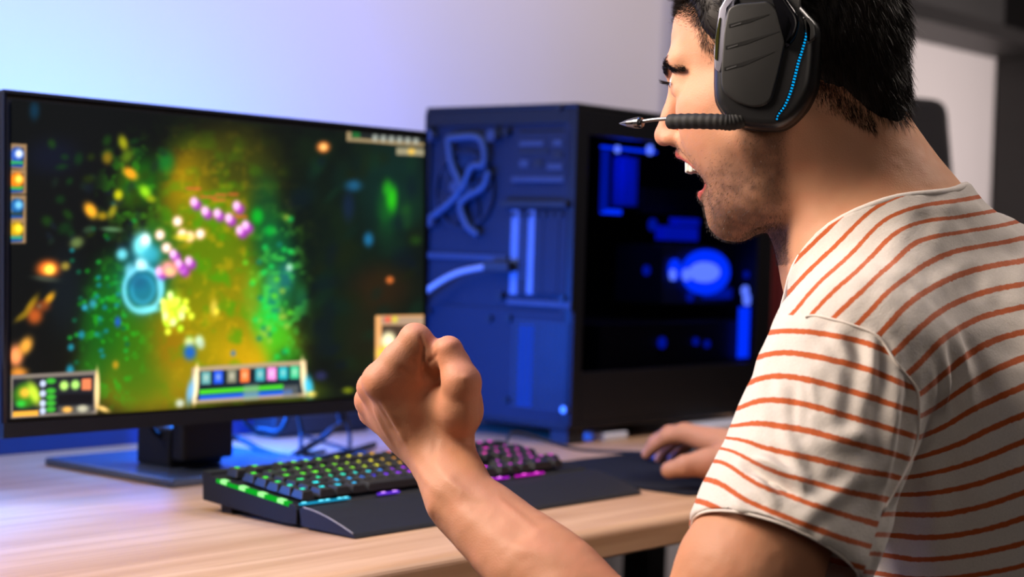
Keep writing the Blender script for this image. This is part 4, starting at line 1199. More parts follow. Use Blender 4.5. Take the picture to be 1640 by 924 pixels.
thumb_tip.chain([(tI, .0110), (c(708, 562, 1.374), .0102), (c(692, 572, 1.388), .0088)], k=.003)
# right arm and hand on the mouse
armR = Solid()
SRr = c(1730, 620, 1.62); ERr = c(1500, 830, 1.80)
WR = c(1188, 728, 2.175)
armR.chain([(SRr, .056), (ERr, .042)], k=.02)
armR.chain([(ERr, .044), (c(1380, 790, 1.93), .040), (c(1260, 745, 2.08), .030), (WR, .027)], k=.02)
handR = Solid()
km = [c(1094, 694, 2.200), c(1098, 692, 2.225), c(1106, 696, 2.250), c(1116, 704, 2.268)]
for q, (m_, r_) in enumerate(zip(km, (.0125, .012, .0115, .0105))):
    handR.chain([(c(1172, 716 + q*2, 2.165 + .012*q), .019), (m_, r_)], k=.014)
fR = Solid()
def fingr(pts, r):
    fR.chain([(p, r*(1 - .1*i)) for i, p in enumerate(pts)], k=.004)
fingr([km[0], c(1068, 700, 2.205), c(1048, 714, 2.215), c(1036, 727, 2.222)], .0105)
fingr([km[1], c(1072, 694, 2.240), c(1050, 707, 2.255), c(1040, 722, 2.262)], .0105)
fingr([km[2], c(1084, 704, 2.270), c(1066, 720, 2.280), c(1056, 734, 2.285)], .0098)
fingr([km[3], c(1098, 714, 2.290), c(1084, 726, 2.296), c(1076, 738, 2.298)], .0088)
handR.chain([(c(1172, 738, 2.150), .020), (c(1135, 742, 2.135), .0155), (c(1098, 746, 2.130), .0120)], k=.014)
fR.chain([(c(1135, 742, 2.135), .0140), (c(1098, 746, 2.130), .0118), (c(1072, 753, 2.135), .0105)], k=.005)
# inner frame that joins head and arms under the shirt
core = Solid()
core.chain([(c(1470, 520, 1.46), .07), (c(1560, 640, 1.465), .06), (c(1640, 1000, 1.46), .07)], k=.03)
core.cone(c(1500, 560, 1.46), SL, .055, .055, k=.03)
core.cone(c(1540, 560, 1.47), SRr, .055, .055, k=.03)
solids = [head, neck, core, armL, hand, fingers, thumb_tip, armR, handR, fR]
def body_field(P):
    lo = P.min(0); hi = P.max(0); d = None
    for s_, k in ((core, .03), (neck, .02), (head, .022), (armL, .02), (hand, .012), (armR, .02), (handR, .012), (fR, .006)):
        if np.all(hi > s_.lo - .034) and np.all(lo < s_.hi + .034):
            v = s_(P); d = v if d is None else smin(d, v, k)
    for s_, k in ((fingers, .0035), (thumb_tip, .002)):
        if np.all(hi > s_.lo - .034) and np.all(lo < s_.hi + .034):
            v = s_(P); d = v if d is None else smin(d, v, k)
    return np.full(len(P), 1.0, np.float32) if d is None else d
import time as _t; _t0 = _t.time()
blo = np.min([s_.lo for s_ in solids], 0); bhi = np.max([s_.hi for s_ in solids], 0)
bV, bF = surface_nets(body_field, blo, bhi, .0017, relax=2)
print('body', _t.time()-_t0, len(bV)); bN = v_normals(bV, bF)
bx_, by_ = project(bV)

# skin colours, with shade mixed into the tone of the arms
def headloc(V):
    q = V - HO; return q @ Ah * 1000, q @ Lh * 1000, q @ Uh * 1000
ha, hl, hh = headloc(bV)
near_head = (np.abs(ha) < 140) & (np.abs(hl) < 100) & (hh > -160) & (hh < 140)
tone = np.tile(srgb((208, 152, 118)), (len(bV), 1)); tone[(bx_ < 1420) & (by_ > 500)] = srgb((190, 134, 102))  # arms and hands darkened, shade painted into their skin
def tint(mask, col):
    global tone
    m_ = np.clip(mask, 0, 1)[:, None]; tone = tone*(1-m_) + srgb(col)*m_
def gau(V, p, r): return np.exp(-((V - p)**2).sum(1) / (r*r))
r3 = np.random.default_rng(5)
def n3(V, sc, seed):
    r = np.random.default_rng(seed); T = r.random((32, 32, 32)).astype(np.float32)
    q = V / sc; i = np.floor(q).astype(int); f = q - i; f = f*f*(3-2*f); out = 0
    for dx in (0, 1):
        for dy in (0, 1):
            for dz in (0, 1):
                wgt = (f[:, 0] if dx else 1-f[:, 0]) * (f[:, 1] if dy else 1-f[:, 1]) * (f[:, 2] if dz else 1-f[:, 2])
                out = out + wgt * T[(i[:, 0]+dx) % 32, (i[:, 1]+dy) % 32, (i[:, 2]+dz) % 32]
    return out
mott = n3(bV, .012, 2)
tint(ss(mott, .45, .9)*.25, (206, 134, 104))
for p in (iM, mM, rM, pM, tM, tI, c(667, 540, 1.366)): tint(gau(bV, p, .014)*.45, (222, 130, 100))
tint(gau(bV, H(112, 0, -50), .018)*.4, (216, 130, 104))
tint(near_head * np.exp(-((ha-74)/22)**2 - ((hh+40)/24)**2)*.35, (222, 142, 110))
# beard shadow along the jaw, lip and sideburn
nz1 = n3(bV, .006, 9)
beard = near_head * ss(-hh, 52, 92) * ss(ha, -12, 12) * (1 - ss(-hh, 140, 160))
beard = np.maximum(beard, near_head * ss(ha, -14, 0) * (1-ss(ha, 22, 36)) * ss(-hh, -5, 20))
beard = beard * (1 - .75*np.exp(-((ha-62)/14)**2 - ((hh+72)/18)**2)) * (1 - ss(hh, -70, -50)*ss(ha, 45, 60))
beard = np.maximum(beard, near_head * np.exp(-((ha-92)/9)**2 - ((hh+63)/6)**2) * .6)
tint(beard*(.52 + .36*nz1), (84, 58, 44))
# lips and mouth lining
lipu = np.min([s_cone(H(93, 2*s_, -68), H(74, 23*s_, -77), .0056, .0042)(bV.astype(np.float32)) for s_ in (-1, 1)], 0)
lipl = np.min([s_cone(H(74, 3*s_, -98), H(62, 26*s_, -90), .0072, .0040)(bV.astype(np.float32)) for s_ in (-1, 1)], 0)
tint((1 - ss(np.minimum(lipu, lipl), -.0005, .0012)) * near_head * .85, (196, 84, 78))
cav = s_ell(H(82, 0, -85), np.array((34, 25.5, 11.5))/1000, [Ah*math.cos(math.radians(12)) + Uh*math.sin(math.radians(12)), Lh, -Ah*math.sin(math.radians(12)) + Uh*math.cos(math.radians(12))])(bV.astype(np.float32))
tint((cav < .0006) * near_head * (np.abs(hl) < 24) * (ha < 80), (110, 30, 30))

def skin_mat():
    m = bpy.data.materials.new('skin'); m.use_nodes = True
    nt = m.node_tree; b = nt.nodes['Principled BSDF']; a = nt.nodes.new('ShaderNodeAttribute'); a.attribute_name = 'tone'
    nt.links.new(a.outputs['Color'], b.inputs['Base Color'])
    b.inputs['Roughness'].default_value = 0.55; b.inputs['Specular IOR Level'].default_value = 0.3
    b.inputs['Subsurface Weight'].default_value = 0.12
    b.inputs['Subsurface Radius'].default_value = (1.0, 0.35, 0.2)
    b.inputs['Subsurface Scale'].default_value = 0.006
    tc = nt.nodes.new('ShaderNodeTexCoord')
    t1 = nt.nodes.new('ShaderNodeTexNoise'); t1.inputs['Scale'].default_value = 900; t1.inputs['Detail'].default_value = 3
    t2 = nt.nodes.new('ShaderNodeTexVoronoi'); t2.inputs['Scale'].default_value = 700
    nt.links.new(tc.outputs['Object'], t1.inputs['Vector']); nt.links.new(tc.outputs['Object'], t2.inputs['Vector'])
    ad = nt.nodes.new('ShaderNodeMath'); ad.operation = 'ADD'
    nt.links.new(t1.outputs['Fac'], ad.inputs[0]); nt.links.new(t2.outputs['Distance'], ad.inputs[1])
    bp = nt.nodes.new('ShaderNodeBump'); bp.inputs['Strength'].default_value = 0.25; bp.inputs['Distance'].default_value = 0.0004
    nt.links.new(ad.outputs[0], bp.inputs['Height']); nt.links.new(bp.outputs[0], b.inputs['Normal'])
    return m
M_skin = skin_mat()
# tendons, veins and creases as small pushes of the surface
def ridge(V, N, p0, p1, wdt, amp):
    p0 = np.asarray(p0); p1 = np.asarray(p1); ab = p1 - p0
    t = np.clip(((V - p0) @ ab) / (ab @ ab), 0, 1)
    q = V - p0 - t[:, None]*ab; d = np.sqrt((q*q).sum(1))
    return amp * np.exp(-(d/wdt)**2) * np.sin(np.pi*np.clip(.12 + .76*t, 0, 1))
disp = np.zeros(len(bV))
bdep = (bV - np.array(CAM_LOC)) @ nF
_hm = np.where((bx_ > 560) & (bx_ < 1000) & (by_ > 500) & (by_ < 940) & ((bN @ nF) < .1))[0]
def sp(px, py):
    """point on the fist or forearm seen at a place in the photo"""
    q = _hm[np.hypot(bx_[_hm]-px, by_[_hm]-py) < 5]
    if len(q) == 0: return c(px, py, 1.36)
    q = q[bdep[q] < bdep[q].min() + .006]
    return bV[q[np.argmin(np.hypot(bx_[q]-px, by_[q]-py))]]
for a, b, wd, am in [
    ((674, 536), (678, 560), .0018, -.0016), ((678, 558), (673, 588), .0018, -.0018), ((701, 566), (684, 584), .0016, -.0014), ((640, 590), (656, 601), .0018, -.0008), ((656, 601), (674, 605), .0018, -.0010),
    ((658, 575), (668, 590), .0018, -.0007), ((644, 700), (612, 640), .0034, .0012), ((652, 715), (640, 690), .0030, .0008), ((628, 712), (598, 655), .0030, .0010), ((634, 690), (606, 645), .0020, -.0007),
    ((738, 604), (752, 606), .0030, .0012), ((716, 552), (732, 548), .0030, .0006), ((745, 640), (748, 690), .0040, .0010), ((700, 700), (690, 740), .0030, -.0008),
    ((664, 742), (700, 790), .0036, .0012), ((700, 745), (752, 812), .0040, .0012), ((690, 780), (730, 830), .0060, -.0012), ((735, 800), (790, 815), .0080, -.0022), ((780, 830), (860, 880), .0070, -.0016),
    ((800, 800), (860, 850), .0040, .0014), ((720, 770), (760, 800), .0030, .0010), ((820, 870), (900, 900), .0060, .0016), ((684, 812), (696, 824), .0070, .0012)]:
    disp += ridge(bV, bN, sp(*a), sp(*b), wd, am)
disp += (n3(bV, .02, 31) - .5) * .0014 + (n3(bV, .007, 32) - .5) * .0004
# crease from the nostril to the mouth corner and smile lines on the near cheek
for a, b, wd, am in [(H(92, 14, -60), H(68, 36, -92), 2.6, -1.6), (H(80, 30, -66), H(62, 42, -96), 3, -.9), (H(74, 43, -12), H(66, 48, -4), 2, -.6), (H(74, 44, -16), H(62, 50, -20), 2, -.6)]:
    disp += ridge(bV, bN, a, b, wd/1000, am/1000)
bV = bV + bN * disp[:, None]
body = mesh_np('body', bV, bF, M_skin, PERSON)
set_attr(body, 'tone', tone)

# teeth
M_teeth = mat('tooth_enamel', (0.80, 0.76, 0.66), 0.2, noise=(300, .05))
for k in range(-5, 6):
    an = k * 0.235
    ctr = H(57 + 29*math.cos(an), 25*math.sin(an)*1.0, -76 - (.8 if k % 2 else 0))
    d_ = Ah*math.cos(an) + Lh*math.sin(an); s__ = -Ah*math.sin(an) + Lh*math.cos(an)
    bm = bmesh.new(); add_box(bm, (0, 0, 0), (.0042, .0066 if abs(k) > 1 else .0078, .012), .0017, 3)
    Mx = Matrix(((d_[0], s__[0], Uh[0]), (d_[1], s__[1], Uh[1]), (d_[2], s__[2], Uh[2]))).to_4x4(); Mx.translation = Vector(ctr)
    bmesh.ops.transform(bm, matrix=Mx, verts=bm.verts)
    bm_obj('tooth', bm, M_teeth, PERSON, True)
bm = bmesh.new(); bmesh.ops.create_uvsphere(bm, u_segments=24, v_segments=14, radius=1)
Mx = Matrix(((Ah[0], Lh[0], Uh[0]), (Ah[1], Lh[1], Uh[1]), (Ah[2], Lh[2], Uh[2]))).to_4x4() @ Matrix.Diagonal((.022, .015, .006, 1)); Mx.translation = Vector(H(50, 0, -95))
bmesh.ops.transform(bm, matrix=Mx, verts=bm.verts)
bm_obj('tongue', bm, mat('tongue_pink', (.30, .06, .055), .35, noise=(200, .1)), PERSON, True)
# eyes
M_eye = mat('eye_white', (0.75, 0.70, 0.66), 0.08, noise=(60, .05)); M_iris = mat('iris_brown', (0.05, 0.022, 0.01), .1, noise=(200, .2))
for s_ in (-1, 1):
    bm = bmesh.new(); bmesh.ops.create_uvsphere(bm, u_segments=24, v_segments=16, radius=.0122, matrix=Matrix.Translation(Vector(H(82.5, 31*s_, -10))))
    e = bm_obj('eyeball', bm, M_eye, PERSON, True)
    bm = bmesh.new(); bmesh.ops.create_uvsphere(bm, u_segments=16, v_segments=10, radius=.0062, matrix=Matrix.Translation(Vector(H(89.2, 31*s_, -10.5))))
    bm_obj('iris', bm, M_iris, e, True)

# ---- hair made of fine tapering blades
M_hair = mat('dark_brown_hair', (0.010, 0.0062, 0.0045), 0.5, spec=.2, noise=(80, .3))
def blades(name, P, Dv, L, wd, bend, m, parent, seg=3, seed=1):
    """P roots, Dv directions, L lengths, bend (N,3) added quadratically"""
    n_ = len(P); rr_ = np.random.default_rng(seed)
    side = np.cross(Dv, rr_.normal(size=(n_, 3))); side /= np.linalg.norm(side, axis=1)[:, None] + 1e-9
    V = np.zeros((n_, 2*seg + 1, 3)); 
    for j in range(seg + 1):
        t = j/seg; ctr = P + Dv*(L*t)[:, None] + bend*(L*t*t)[:, None]
        if j < seg:
            w2 = wd*(1 - .75*t)
            V[:, 2*j] = ctr - side*w2; V[:, 2*j+1] = ctr + side*w2
        else: V[:, 2*seg] = ctr
    base = (np.arange(n_)*(2*seg+1))[:, None]
    tri = []
    for j in range(seg - 1): tri += [(2*j, 2*j+1, 2*j+3), (2*j, 2*j+3, 2*j+2)]
    tri.append((2*seg-2, 2*seg-1, 2*seg))
    F = (base[:, None] + np.array(tri)[None]).reshape(-1, 3)
    o = mesh_np(name, V.reshape(-1, 3), F, m, parent); o['kind'] = 'stuff'
    return o
# hairline as a mask over head coordinates (mm): a forwards, h up
def hair_mask(a, l, h):
    # lower limit of the hair as a function of a
    lim = np.interp(a, [-110, -92, -80, -72, -58, -45, -32, -22, -10, 5, 24, 40, 50, 58, 62, 67, 74, 86, 96, 104], [-62, -60, -58, -52, -40, -28, -20, -10, 5, -5, -14, 2, 14, 22, 28, 42, 50, 57, 62, 70])
    return h - lim
capS = Solid()
capS.ell(H(0, 0, 32), np.array((96, 77, 92))/1000, HAX)
capS.ell(H(38, 0, 34), np.array((58, 67, 62))/1000, HAX, .02)
capS.cone(H(-66, 12, -20), H(-74, 10, -48), .026, .018, .02)
capS.cone(H(-66, -12, -20), H(-74, -10, -48), .026, .018, .02)
def cap_field(P):
    q = P - HO.astype(np.float32); a = q @ Ah.astype(np.float32)*1000; l = q @ Lh.astype(np.float32)*1000; h = q @ Uh.astype(np.float32)*1000
    hm = hair_mask(a, l, h)
    return smax(capS(P), (-(hm) * .6 / 1000).astype(np.float32) + .002, .006) + (.0012*np.sin(a*.9 + h*.35) * np.cos(h*.22 + l*.5)).astype(np.float32)
hV, hF = surface_nets(cap_field, capS.lo, capS.hi, .0026, relax=2)
hair = mesh_np('hair', hV, hF, M_hair, PERSON); 
# roots on the cap and on the skin near the hairline
rs = np.random.default_rng(11)
hN = v_normals(hV, hF)
ca_, cl_, ch_ = headloc(hV)
okv = np.where((cl_ > -45) & (ch_ < 78))[0]
pick = rs.choice(okv, 15000)
def comb(a, l, h):
    # combing direction in head axes: back of the head down, front forwards and up
    front = ss(a, 55, 85)[:, None]
    d1 = -Uh[None] * 0.9 - Ah[None]*0.15
    d1 = np.where((a > -30)[:, None] & (a <= 55)[:, None], -Ah[None]*.75 - Uh[None]*.5, d1)
    d2 = Ah[None]*.8 + Uh[None]*.25
    return d1*(1-front) + d2*front
Pn = hV[pick] + rs.normal(size=(len(pick), 3))*.0009
cd = comb(ca_[pick], cl_[pick], ch_[pick]); Dn = hN[pick]*.42 + cd*.75 + rs.normal(size=(len(pick), 3))*.16
Dn /= np.linalg.norm(Dn, axis=1)[:, None]
fr_ = ss(ca_[pick], 60, 90)
Ln = (.010 + .006*rs.random(len(pick))) * (1 + 0.9*fr_) * np.clip(hair_mask(ca_[pick], cl_[pick], ch_[pick])/14, .35, 1)
blades('hair_strands', Pn, Dn, Ln, .00016 if False else .00022, cd*.25 - hN[pick]*.22, M_hair, hair, seed=4)
# fade at the nape and temples: short hairs straight on the skin
sa, sl, shh = ha, hl, hh
hm_ = hair_mask(sa, sl, shh)
fade = near_head & (sa > -74) & (hm_ > np.interp(sa, [-70, -30], [-4, -20])) & (hm_ < 8) & (sl > -30) & ((sa < 0) | (sa > 20))
ci = np.where(fade)[0]; wgt = ss(hm_[ci], -20, 0) + .04; wgt = wgt/wgt.sum()
pk = rs.choice(ci, 9000, p=wgt)
cd = comb(sa[pk], sl[pk], shh[pk]); Dn = bN[pk]*.35 + cd*.8 + rs.normal(size=(len(pk), 3))*.14; Dn /= np.linalg.norm(Dn, axis=1)[:, None]
blades('short_hair', bV[pk] + rs.normal(size=(len(pk), 3))*.0008, Dn, .003 + .004*ss(hm_[pk], -18, 0)*(.5+rs.random(len(pk))), .00012, -bN[pk]*.2, M_hair, hair, 2, 6)
# stubble
bw = beard.copy(); bw[(cav < .001) & (ha < 90)] = 0; ci = np.where(bw > .08)[0]
pk = rs.choice(ci, 14000, p=(bw[ci]**1.3)/(bw[ci]**1.3).sum())
Dn = bN[pk]*.45 - Uh*.55 + Ah*.1 + rs.normal(size=(len(pk), 3))*.25; Dn /= np.linalg.norm(Dn, axis=1)[:, None]
st = blades('stubble', bV[pk] + rs.normal(size=(len(pk), 3))*.0008, Dn, .0014 + .0024*rs.random(len(pk)), .00010, -bN[pk]*.2, mat('stubble_brown', (0.035, 0.02, 0.012), .5, noise=(90, .2)), PERSON, 2, 8)
# eyebrows and lashes
for s_ in (-1, 1):
    n_ = 1300; t = rs.random(n_)
    a = np.interp(t, [0, .4, 1], [104, 100, 78]); l = s_*np.interp(t, [0, .4, 1], [9, 24, 46]); h = np.interp(t, [0, .4, 1], [2, 7, 1]) + rs.normal(size=n_)*3.0*(1-.55*t)
    Pb = HO + np.outer(a, Ah)/1000 + np.outer(l, Lh)/1000 + np.outer(h, Uh)/1000
    # drop onto the skin
    sel = np.where(near_head & (ha > 60) & (hh > -14) & (hh < 24))[0]
    sv = bV[sel]
    idn = np.array([np.argmin(((sv - p)**2).sum(1)) for p in Pb])
    Pb = sv[idn]; nb_ = bN[sel][idn]
    dd = nb_*.35 + (Lh*s_*.75 - Ah*.45)[None] + Uh*(.25 - .5*t)[:, None] + rs.normal(size=(n_, 3))*.15; dd /= np.linalg.norm(dd, axis=1)[:, None]
    blades('eyebrow', Pb + nb_*.0002, dd, .006 + .003*rs.random(n_), .00022, -nb_*.2, M_hair, PERSON, 2, 12)
    n_ = 80; t = rs.random(n_); an = np.interp(t, [0, 1], [-.7, .9])
    Pl = np.stack([H(82.5 + 13.2*math.cos(x), 31*s_ + 13.2*math.sin(x)*s_, -8.5 - 2.0*abs(x)) for x in an])
    dd = np.stack([Ah*math.cos(x) + Lh*s_*math.sin(x) for x in an]) - Uh*.25 + rs.normal(size=(n_, 3))*.12; dd /= np.linalg.norm(dd, axis=1)[:, None]
    blades('eyelashes', Pl, dd, np.full(n_, .0085), .00022, np.tile(Uh*.35, (n_, 1)), M_hair, PERSON, 3, 13)
# ------------------------------------------------------------------ t-shirt
shirt = Solid()
hipc = c(1680, 1230, 1.43)
shirt.ell(c(1575, 670, 1.475), (.172, .112, .15), None, k=.03)
shirt.ell(c(1625, 900, 1.445), (.168, .120, .24), None, k=.05)
shirt.ell(hipc, (.180, .140, .17), None, k=.05)
shirt.cone(c(1440, 425, 1.440), c(1385, 560, 1.345), .058, .066, k=.05)
shirt.cone(c(1530, 480, 1.480), c(1720, 640, 1.58), .062, .066, k=.04)
shirt.ell(c(1560, 478, 1.49), (.070, .070, .070), None, k=.03)
shirt.cone(c(1345, 520, 1.44), c(1420, 720, 1.42), .045, .085, k=.04)
neckf = s_cone(c(1318, 300, 1.45), c(1415, 400, 1.445), .062, .068)
shirt.fn(lambda P: neck(P) - .0045, .01)
ax_s0, ax_s1 = c(1368, 575, 1.315), c(1243, 893, 1.245)
SAX = nrm(ax_s1 - ax_s0)
sleeve_f = s_cone(ax_s0 - SAX*.0, ax_s1 + SAX*.06, .0655, .0690)
shirt.grow(ax_s1, .08)
def shirt_field(P):
    d = shirt(P)
    sl_ = sleeve_f(P)
    sl_ = smax(sl_, ((P - ax_s1.astype(np.float32)) @ SAX.astype(np.float32)), .003)
    d = smin(d, sl_, .018)
    d = smin(d, s_cone(c(1700, 600, 1.60), c(1580, 760, 1.72), .070, .070)(P), .03)
    # collar opening
    g = collar_g(P)
    d = smax(d, g, .003)
    # hollow inside the sleeve mouth
    inner = smax(s_cone(ax_s1 - SAX*.025, ax_s1 + SAX*.1, .0600, .0650)(P), -((P - ax_s1.astype(np.float32)) @ SAX.astype(np.float32)) - .03, .002)
    d = smax(d, -inner, .002)
    return d
# collar: a plane through front and back of the neck that rises towards the sides
cF_, cN_, cB_ = c(1274, 478, 1.46), c(1395, 343, 1.385), c(1543, 322, 1.475)
_fb = nrm(cB_ - cF_); _lat = nrm(np.array([1.0, 0, 0]) - _fb*_fb[0]); _up = np.cross(_lat, _fb); _up = _up if _up[2] > 0 else -_up
_CL = [(1262, 500, 1.47), (1279, 466, 1.455), (1308, 418, 1.425), (1331, 391, 1.405), (1376, 350, 1.385), (1431, 330, 1.385), (1481, 334, 1.405), (1522, 338, 1.435), (1542, 322, 1.465), (1560, 316, 1.48)]
_CL = np.array([[(c(*p) - cF_) @ _fb, (c(*p) - cF_) @ _up] for p in _CL]); _CL = _CL[np.argsort(_CL[:, 0])]
def collar_g(P):
    q = P - cF_.astype(np.float32)
    lat = q @ _lat.astype(np.float32); hgt = q @ _up.astype(np.float32); tt = q @ _fb.astype(np.float32)
    lim = np.interp(tt, _CL[:, 0], _CL[:, 1])
    return np.where(np.abs(lat) < .3, hgt - lim, -.02 + 0*hgt).astype(np.float32) * .8
slo, shi = shirt.lo.copy(), shirt.hi.copy(); slo[2] = max(slo[2], .50)
print('person done', _t.time()-_t0)
sV, sF = surface_nets(shirt_field, slo, shi, .0024, relax=3)
sN = v_normals(sV, sF)
print('shirt', _t.time()-_t0, len(sV))
# folds in the cloth
def fold(p0, p1, wd, am):
    global sV
    p0 = np.asarray(p0); p1 = np.asarray(p1); ab = p1 - p0
    t = np.clip(((sV - p0) @ ab) / (ab @ ab), 0, 1); q = sV - p0 - t[:, None]*ab
    # fall-off measured along the surface directions only
    qn = (q*sN).sum(1)[:, None]; q = q - qn*sN*.7
    d = np.sqrt((q*q).sum(1))
    return am * (np.exp(-(d/wd)**2) - .45*np.exp(-((d - wd*1.7)/wd)**2)) * np.sin(np.pi*np.clip(.1 + .8*t, 0, 1))
dd_ = np.zeros(len(sV))
FD = [((1165, 700, 1.22), (1285, 765, 1.19), .0050, .0050), ((1170, 722, 1.22), (1270, 785, 1.19), .0040, -.0045), ((1190, 730, 1.21), (1240, 800, 1.19), .004, .0025),
      ((1262, 590, 1.23), (1280, 680, 1.21), .0035, .0022), ((1276, 560, 1.24), (1296, 650, 1.22), .0030, -.0020), ((1236, 640, 1.22), (1300, 800, 1.19), .0060, .0022),
      ((1392, 545, 1.26), (1392, 640, 1.24), .0050, .0030), ((1372, 545, 1.26), (1350, 700, 1.22), .0060, -.0025), ((1420, 570, 1.26), (1412, 760, 1.23), .0070, .0030), ((1440, 620, 1.26), (1400, 820, 1.23), .0060, -.0025),
      ((1310, 700, 1.20), (1420, 690, 1.22), .0070, .0016), ((1300, 820, 1.18), (1400, 760, 1.20), .0070, .0024), ((1200, 800, 1.20), (1300, 860, 1.18), .0045, -.0018), ((1230, 810, 1.19), (1290, 900, 1.18), .005, .0016),
      ((1160, 780, 1.21), (1200, 830, 1.20), .004, .0014), ((1330, 520, 1.25), (1380, 600, 1.24), .005, .0018), ((1215, 560, 1.26), (1250, 640, 1.23), .005, .0016), ((1200, 640, 1.23), (1215, 700, 1.22), .004, -.0014),
      ((1470, 560, 1.29), (1500, 640, 1.30), .0060, .0032), ((1490, 560, 1.30), (1525, 680, 1.32), .0070, -.0034), ((1515, 540, 1.31), (1550, 660, 1.33), .0080, .0030), ((1475, 700, 1.30), (1520, 900, 1.33), .010, .0030), ((1545, 700, 1.34), (1580, 900, 1.36), .012, -.0030),
      ((1400, 380, 1.37), (1345, 480, 1.36), .006, .0020), ((1380, 400, 1.37), (1320, 500, 1.38), .005, -.0018), ((1430, 400, 1.36), (1400, 500, 1.32), .006, .0016), ((1590, 440, 1.40), (1600, 640, 1.38), .012, .0022), ((1620, 500, 1.41), (1640, 760, 1.39), .010, -.0022),
      ((1440, 350, 1.37), (1560, 345, 1.42), .006, .0014), ((1470, 480, 1.31), (1560, 420, 1.38), .008, .0014)]
for a, b, wd, am in FD: dd_ += fold(c(*a), c(*b), wd, am*1.35)
qs_ = sV - ax_s0; al_ = qs_ @ SAX; pe_ = qs_ - al_[:, None]*SAX
dd_ += (n3(pe_ + SAX*al_[:, None]*.22 + 5, .011, 43) - .5) * .0032 * (n3(sV, .06, 44))
dd_ += (n3(sV, .035, 41) - .5) * .0040 + (n3(sV, .014, 42) - .5) * .0016
sV = sV + sN*dd_[:, None]
sN = v_normals(sV, sF)
px_, py_ = project(sV)
# rows of stripes: smooth scalar fields over the cloth
def tps(pts):
    P = np.array([[x/300, y/300] for x, y, k in pts]); val = np.array([k for x, y, k in pts], float); n_ = len(P)
    r2_ = ((P[:, None] - P[None])**2).sum(-1) + 1e-12; K = r2_*np.log(r2_)*.5 + np.eye(n_)*.01
    A = np.zeros((n_+3, n_+3)); A[:n_, :n_] = K; A[:n_, n_] = 1; A[:n_, n_+1:] = P; A[n_, :n_] = 1; A[n_+1:, :n_] = P.T
    w_ = np.linalg.solve(A, np.append(val, [0, 0, 0]))
    def f(x, y):
        Q = np.stack([x/300, y/300], 1); out = w_[n_] + Q @ w_[n_+1:]
        for i in range(n_):
            r2q = ((Q - P[i])**2).sum(1) + 1e-12; out = out + w_[i]*r2q*np.log(r2q)*.5
        return out
    return f
T8 = lambda l: [(1080 + x/1.834, 420 + y/1.834) for x, y in l]
TS = {-1: [(1275, 500), (1300, 465), (1336, 432), (1369, 402), (1390, 377), (1422, 348), (1447, 339)],
      0: T8([(400,150),(480,70),(560,0)]) + [(1422,382),(1458,361),(1494,352),(1531,350),(1590,339)],
      1: T8([(460,170),(560,80),(650,0)]) + [(1467,386),(1513,375),(1558,368),(1622,357)],
      2: T8([(530,190),(620,90),(755,0)]) + [(1535,400),(1585,391),(1640,379)],
      3: T8([(600,215),(700,110),(860,30)]) + [(1640,418)],
      4: T8([(635,275),(740,180),(880,100),(1027,65)]), 5: T8([(670,340),(780,230),(900,160),(1027,130)]),
      6: T8([(715,395),(830,300),(1027,205)]), 7: T8([(715,455),(850,370),(1027,280)]), 8: T8([(715,515),(850,445),(1027,365)]),
      9: T8([(690,580),(850,530),(1027,450)]), 10: T8([(670,635),(850,595),(1027,525)]), 11: T8([(650,680),(800,670),(1027,605)]),
      12: T8([(610,740),(800,740),(1027,675)]), 13: T8([(580,800),(800,805),(1027,750)]), 14: T8([(550,855),(700,875),(1027,825)]), 15: T8([(530,905),(700,928),(1027,890)])}
SS = {1: [(240,215),(400,205),(560,235),(625,262)], 2: [(195,300),(300,265),(450,285),(600,325),(700,370)], 3: [(170,380),(250,340),(360,340),(500,375),(710,440)],
      4: [(155,440),(230,408),(330,408),(500,450),(700,510)], 5: [(150,485),(230,470),(400,495),(560,540),(690,580)], 6: [(190,520),(250,545),(400,575),(560,615),(660,630)],
      7: [(150,548),(230,585),(330,630),(450,660),(600,690)], 8: [(140,580),(200,625),(330,680),(460,730),(590,770)], 9: [(105,640),(200,695),(330,750),(440,790),(560,830)],
      10: [(65,700),(200,760),(330,820),(440,870),(530,890)]}
fT = tps([(x, y, k) for k, l in TS.items() for x, y in l]); fS = tps([(x, y, k) for k, l in SS.items() for x, y in T8(l)])
sT = fT(px_, py_); sS = fS(px_, py_)
# signed distance to the armhole seam: positive on the sleeve
seam = T8([(385,168),(420,158),(500,178),(590,212),(625,255),(660,310),(712,372),(716,440),(712,520),(690,590),(650,665),(612,730),(590,800),(560,900),(500,1020)])
poly = [(1225, 480), (1298, 507)] + seam + [(1300, 1000), (1000, 1000), (1000, 480)]
seamline = [(1225, 505), (1262, 506), (1288, 510)] + seam[1:]
def sd_poly(x, y):
    ins = np.zeros(len(x), bool); n_ = len(poly); j = n_-1
    for i in range(n_):
        xi, yi = poly[i]; xj, yj = poly[j]
        cr_ = ((yi > y) != (yj > y)) & (x < (xj-xi)*(y-yi)/(yj-yi+1e-9) + xi); ins ^= cr_; j = i
    return ins
seamline = [(1240, 500), (1262, 504), (1290, 508)] + seam[1:]
poly = seamline + [(1300, 1020), (1000, 1020), (1000, 480)]
ins = sd_poly(px_, py_)
dmin = np.full(len(px_), 1e9)
for (x0, y0), (x1, y1) in zip(seamline[:-1], seamline[1:]):
    ab = np.array([x1-x0, y1-y0]); t = np.clip(((px_-x0)*ab[0] + (py_-y0)*ab[1])/(ab@ab), 0, 1)
    dmin = np.minimum(dmin, np.hypot(px_-x0-t*ab[0], py_-y0-t*ab[1]))
sd = np.where(ins, dmin, -dmin)
q_ = sV - ax_s0; tt_ = q_ @ SAX; rad_ = np.sqrt(np.maximum((q_*q_).sum(1) - tt_**2, 0))
sd = np.where(rad_ < .085, sd, -np.abs(sd) - 5)
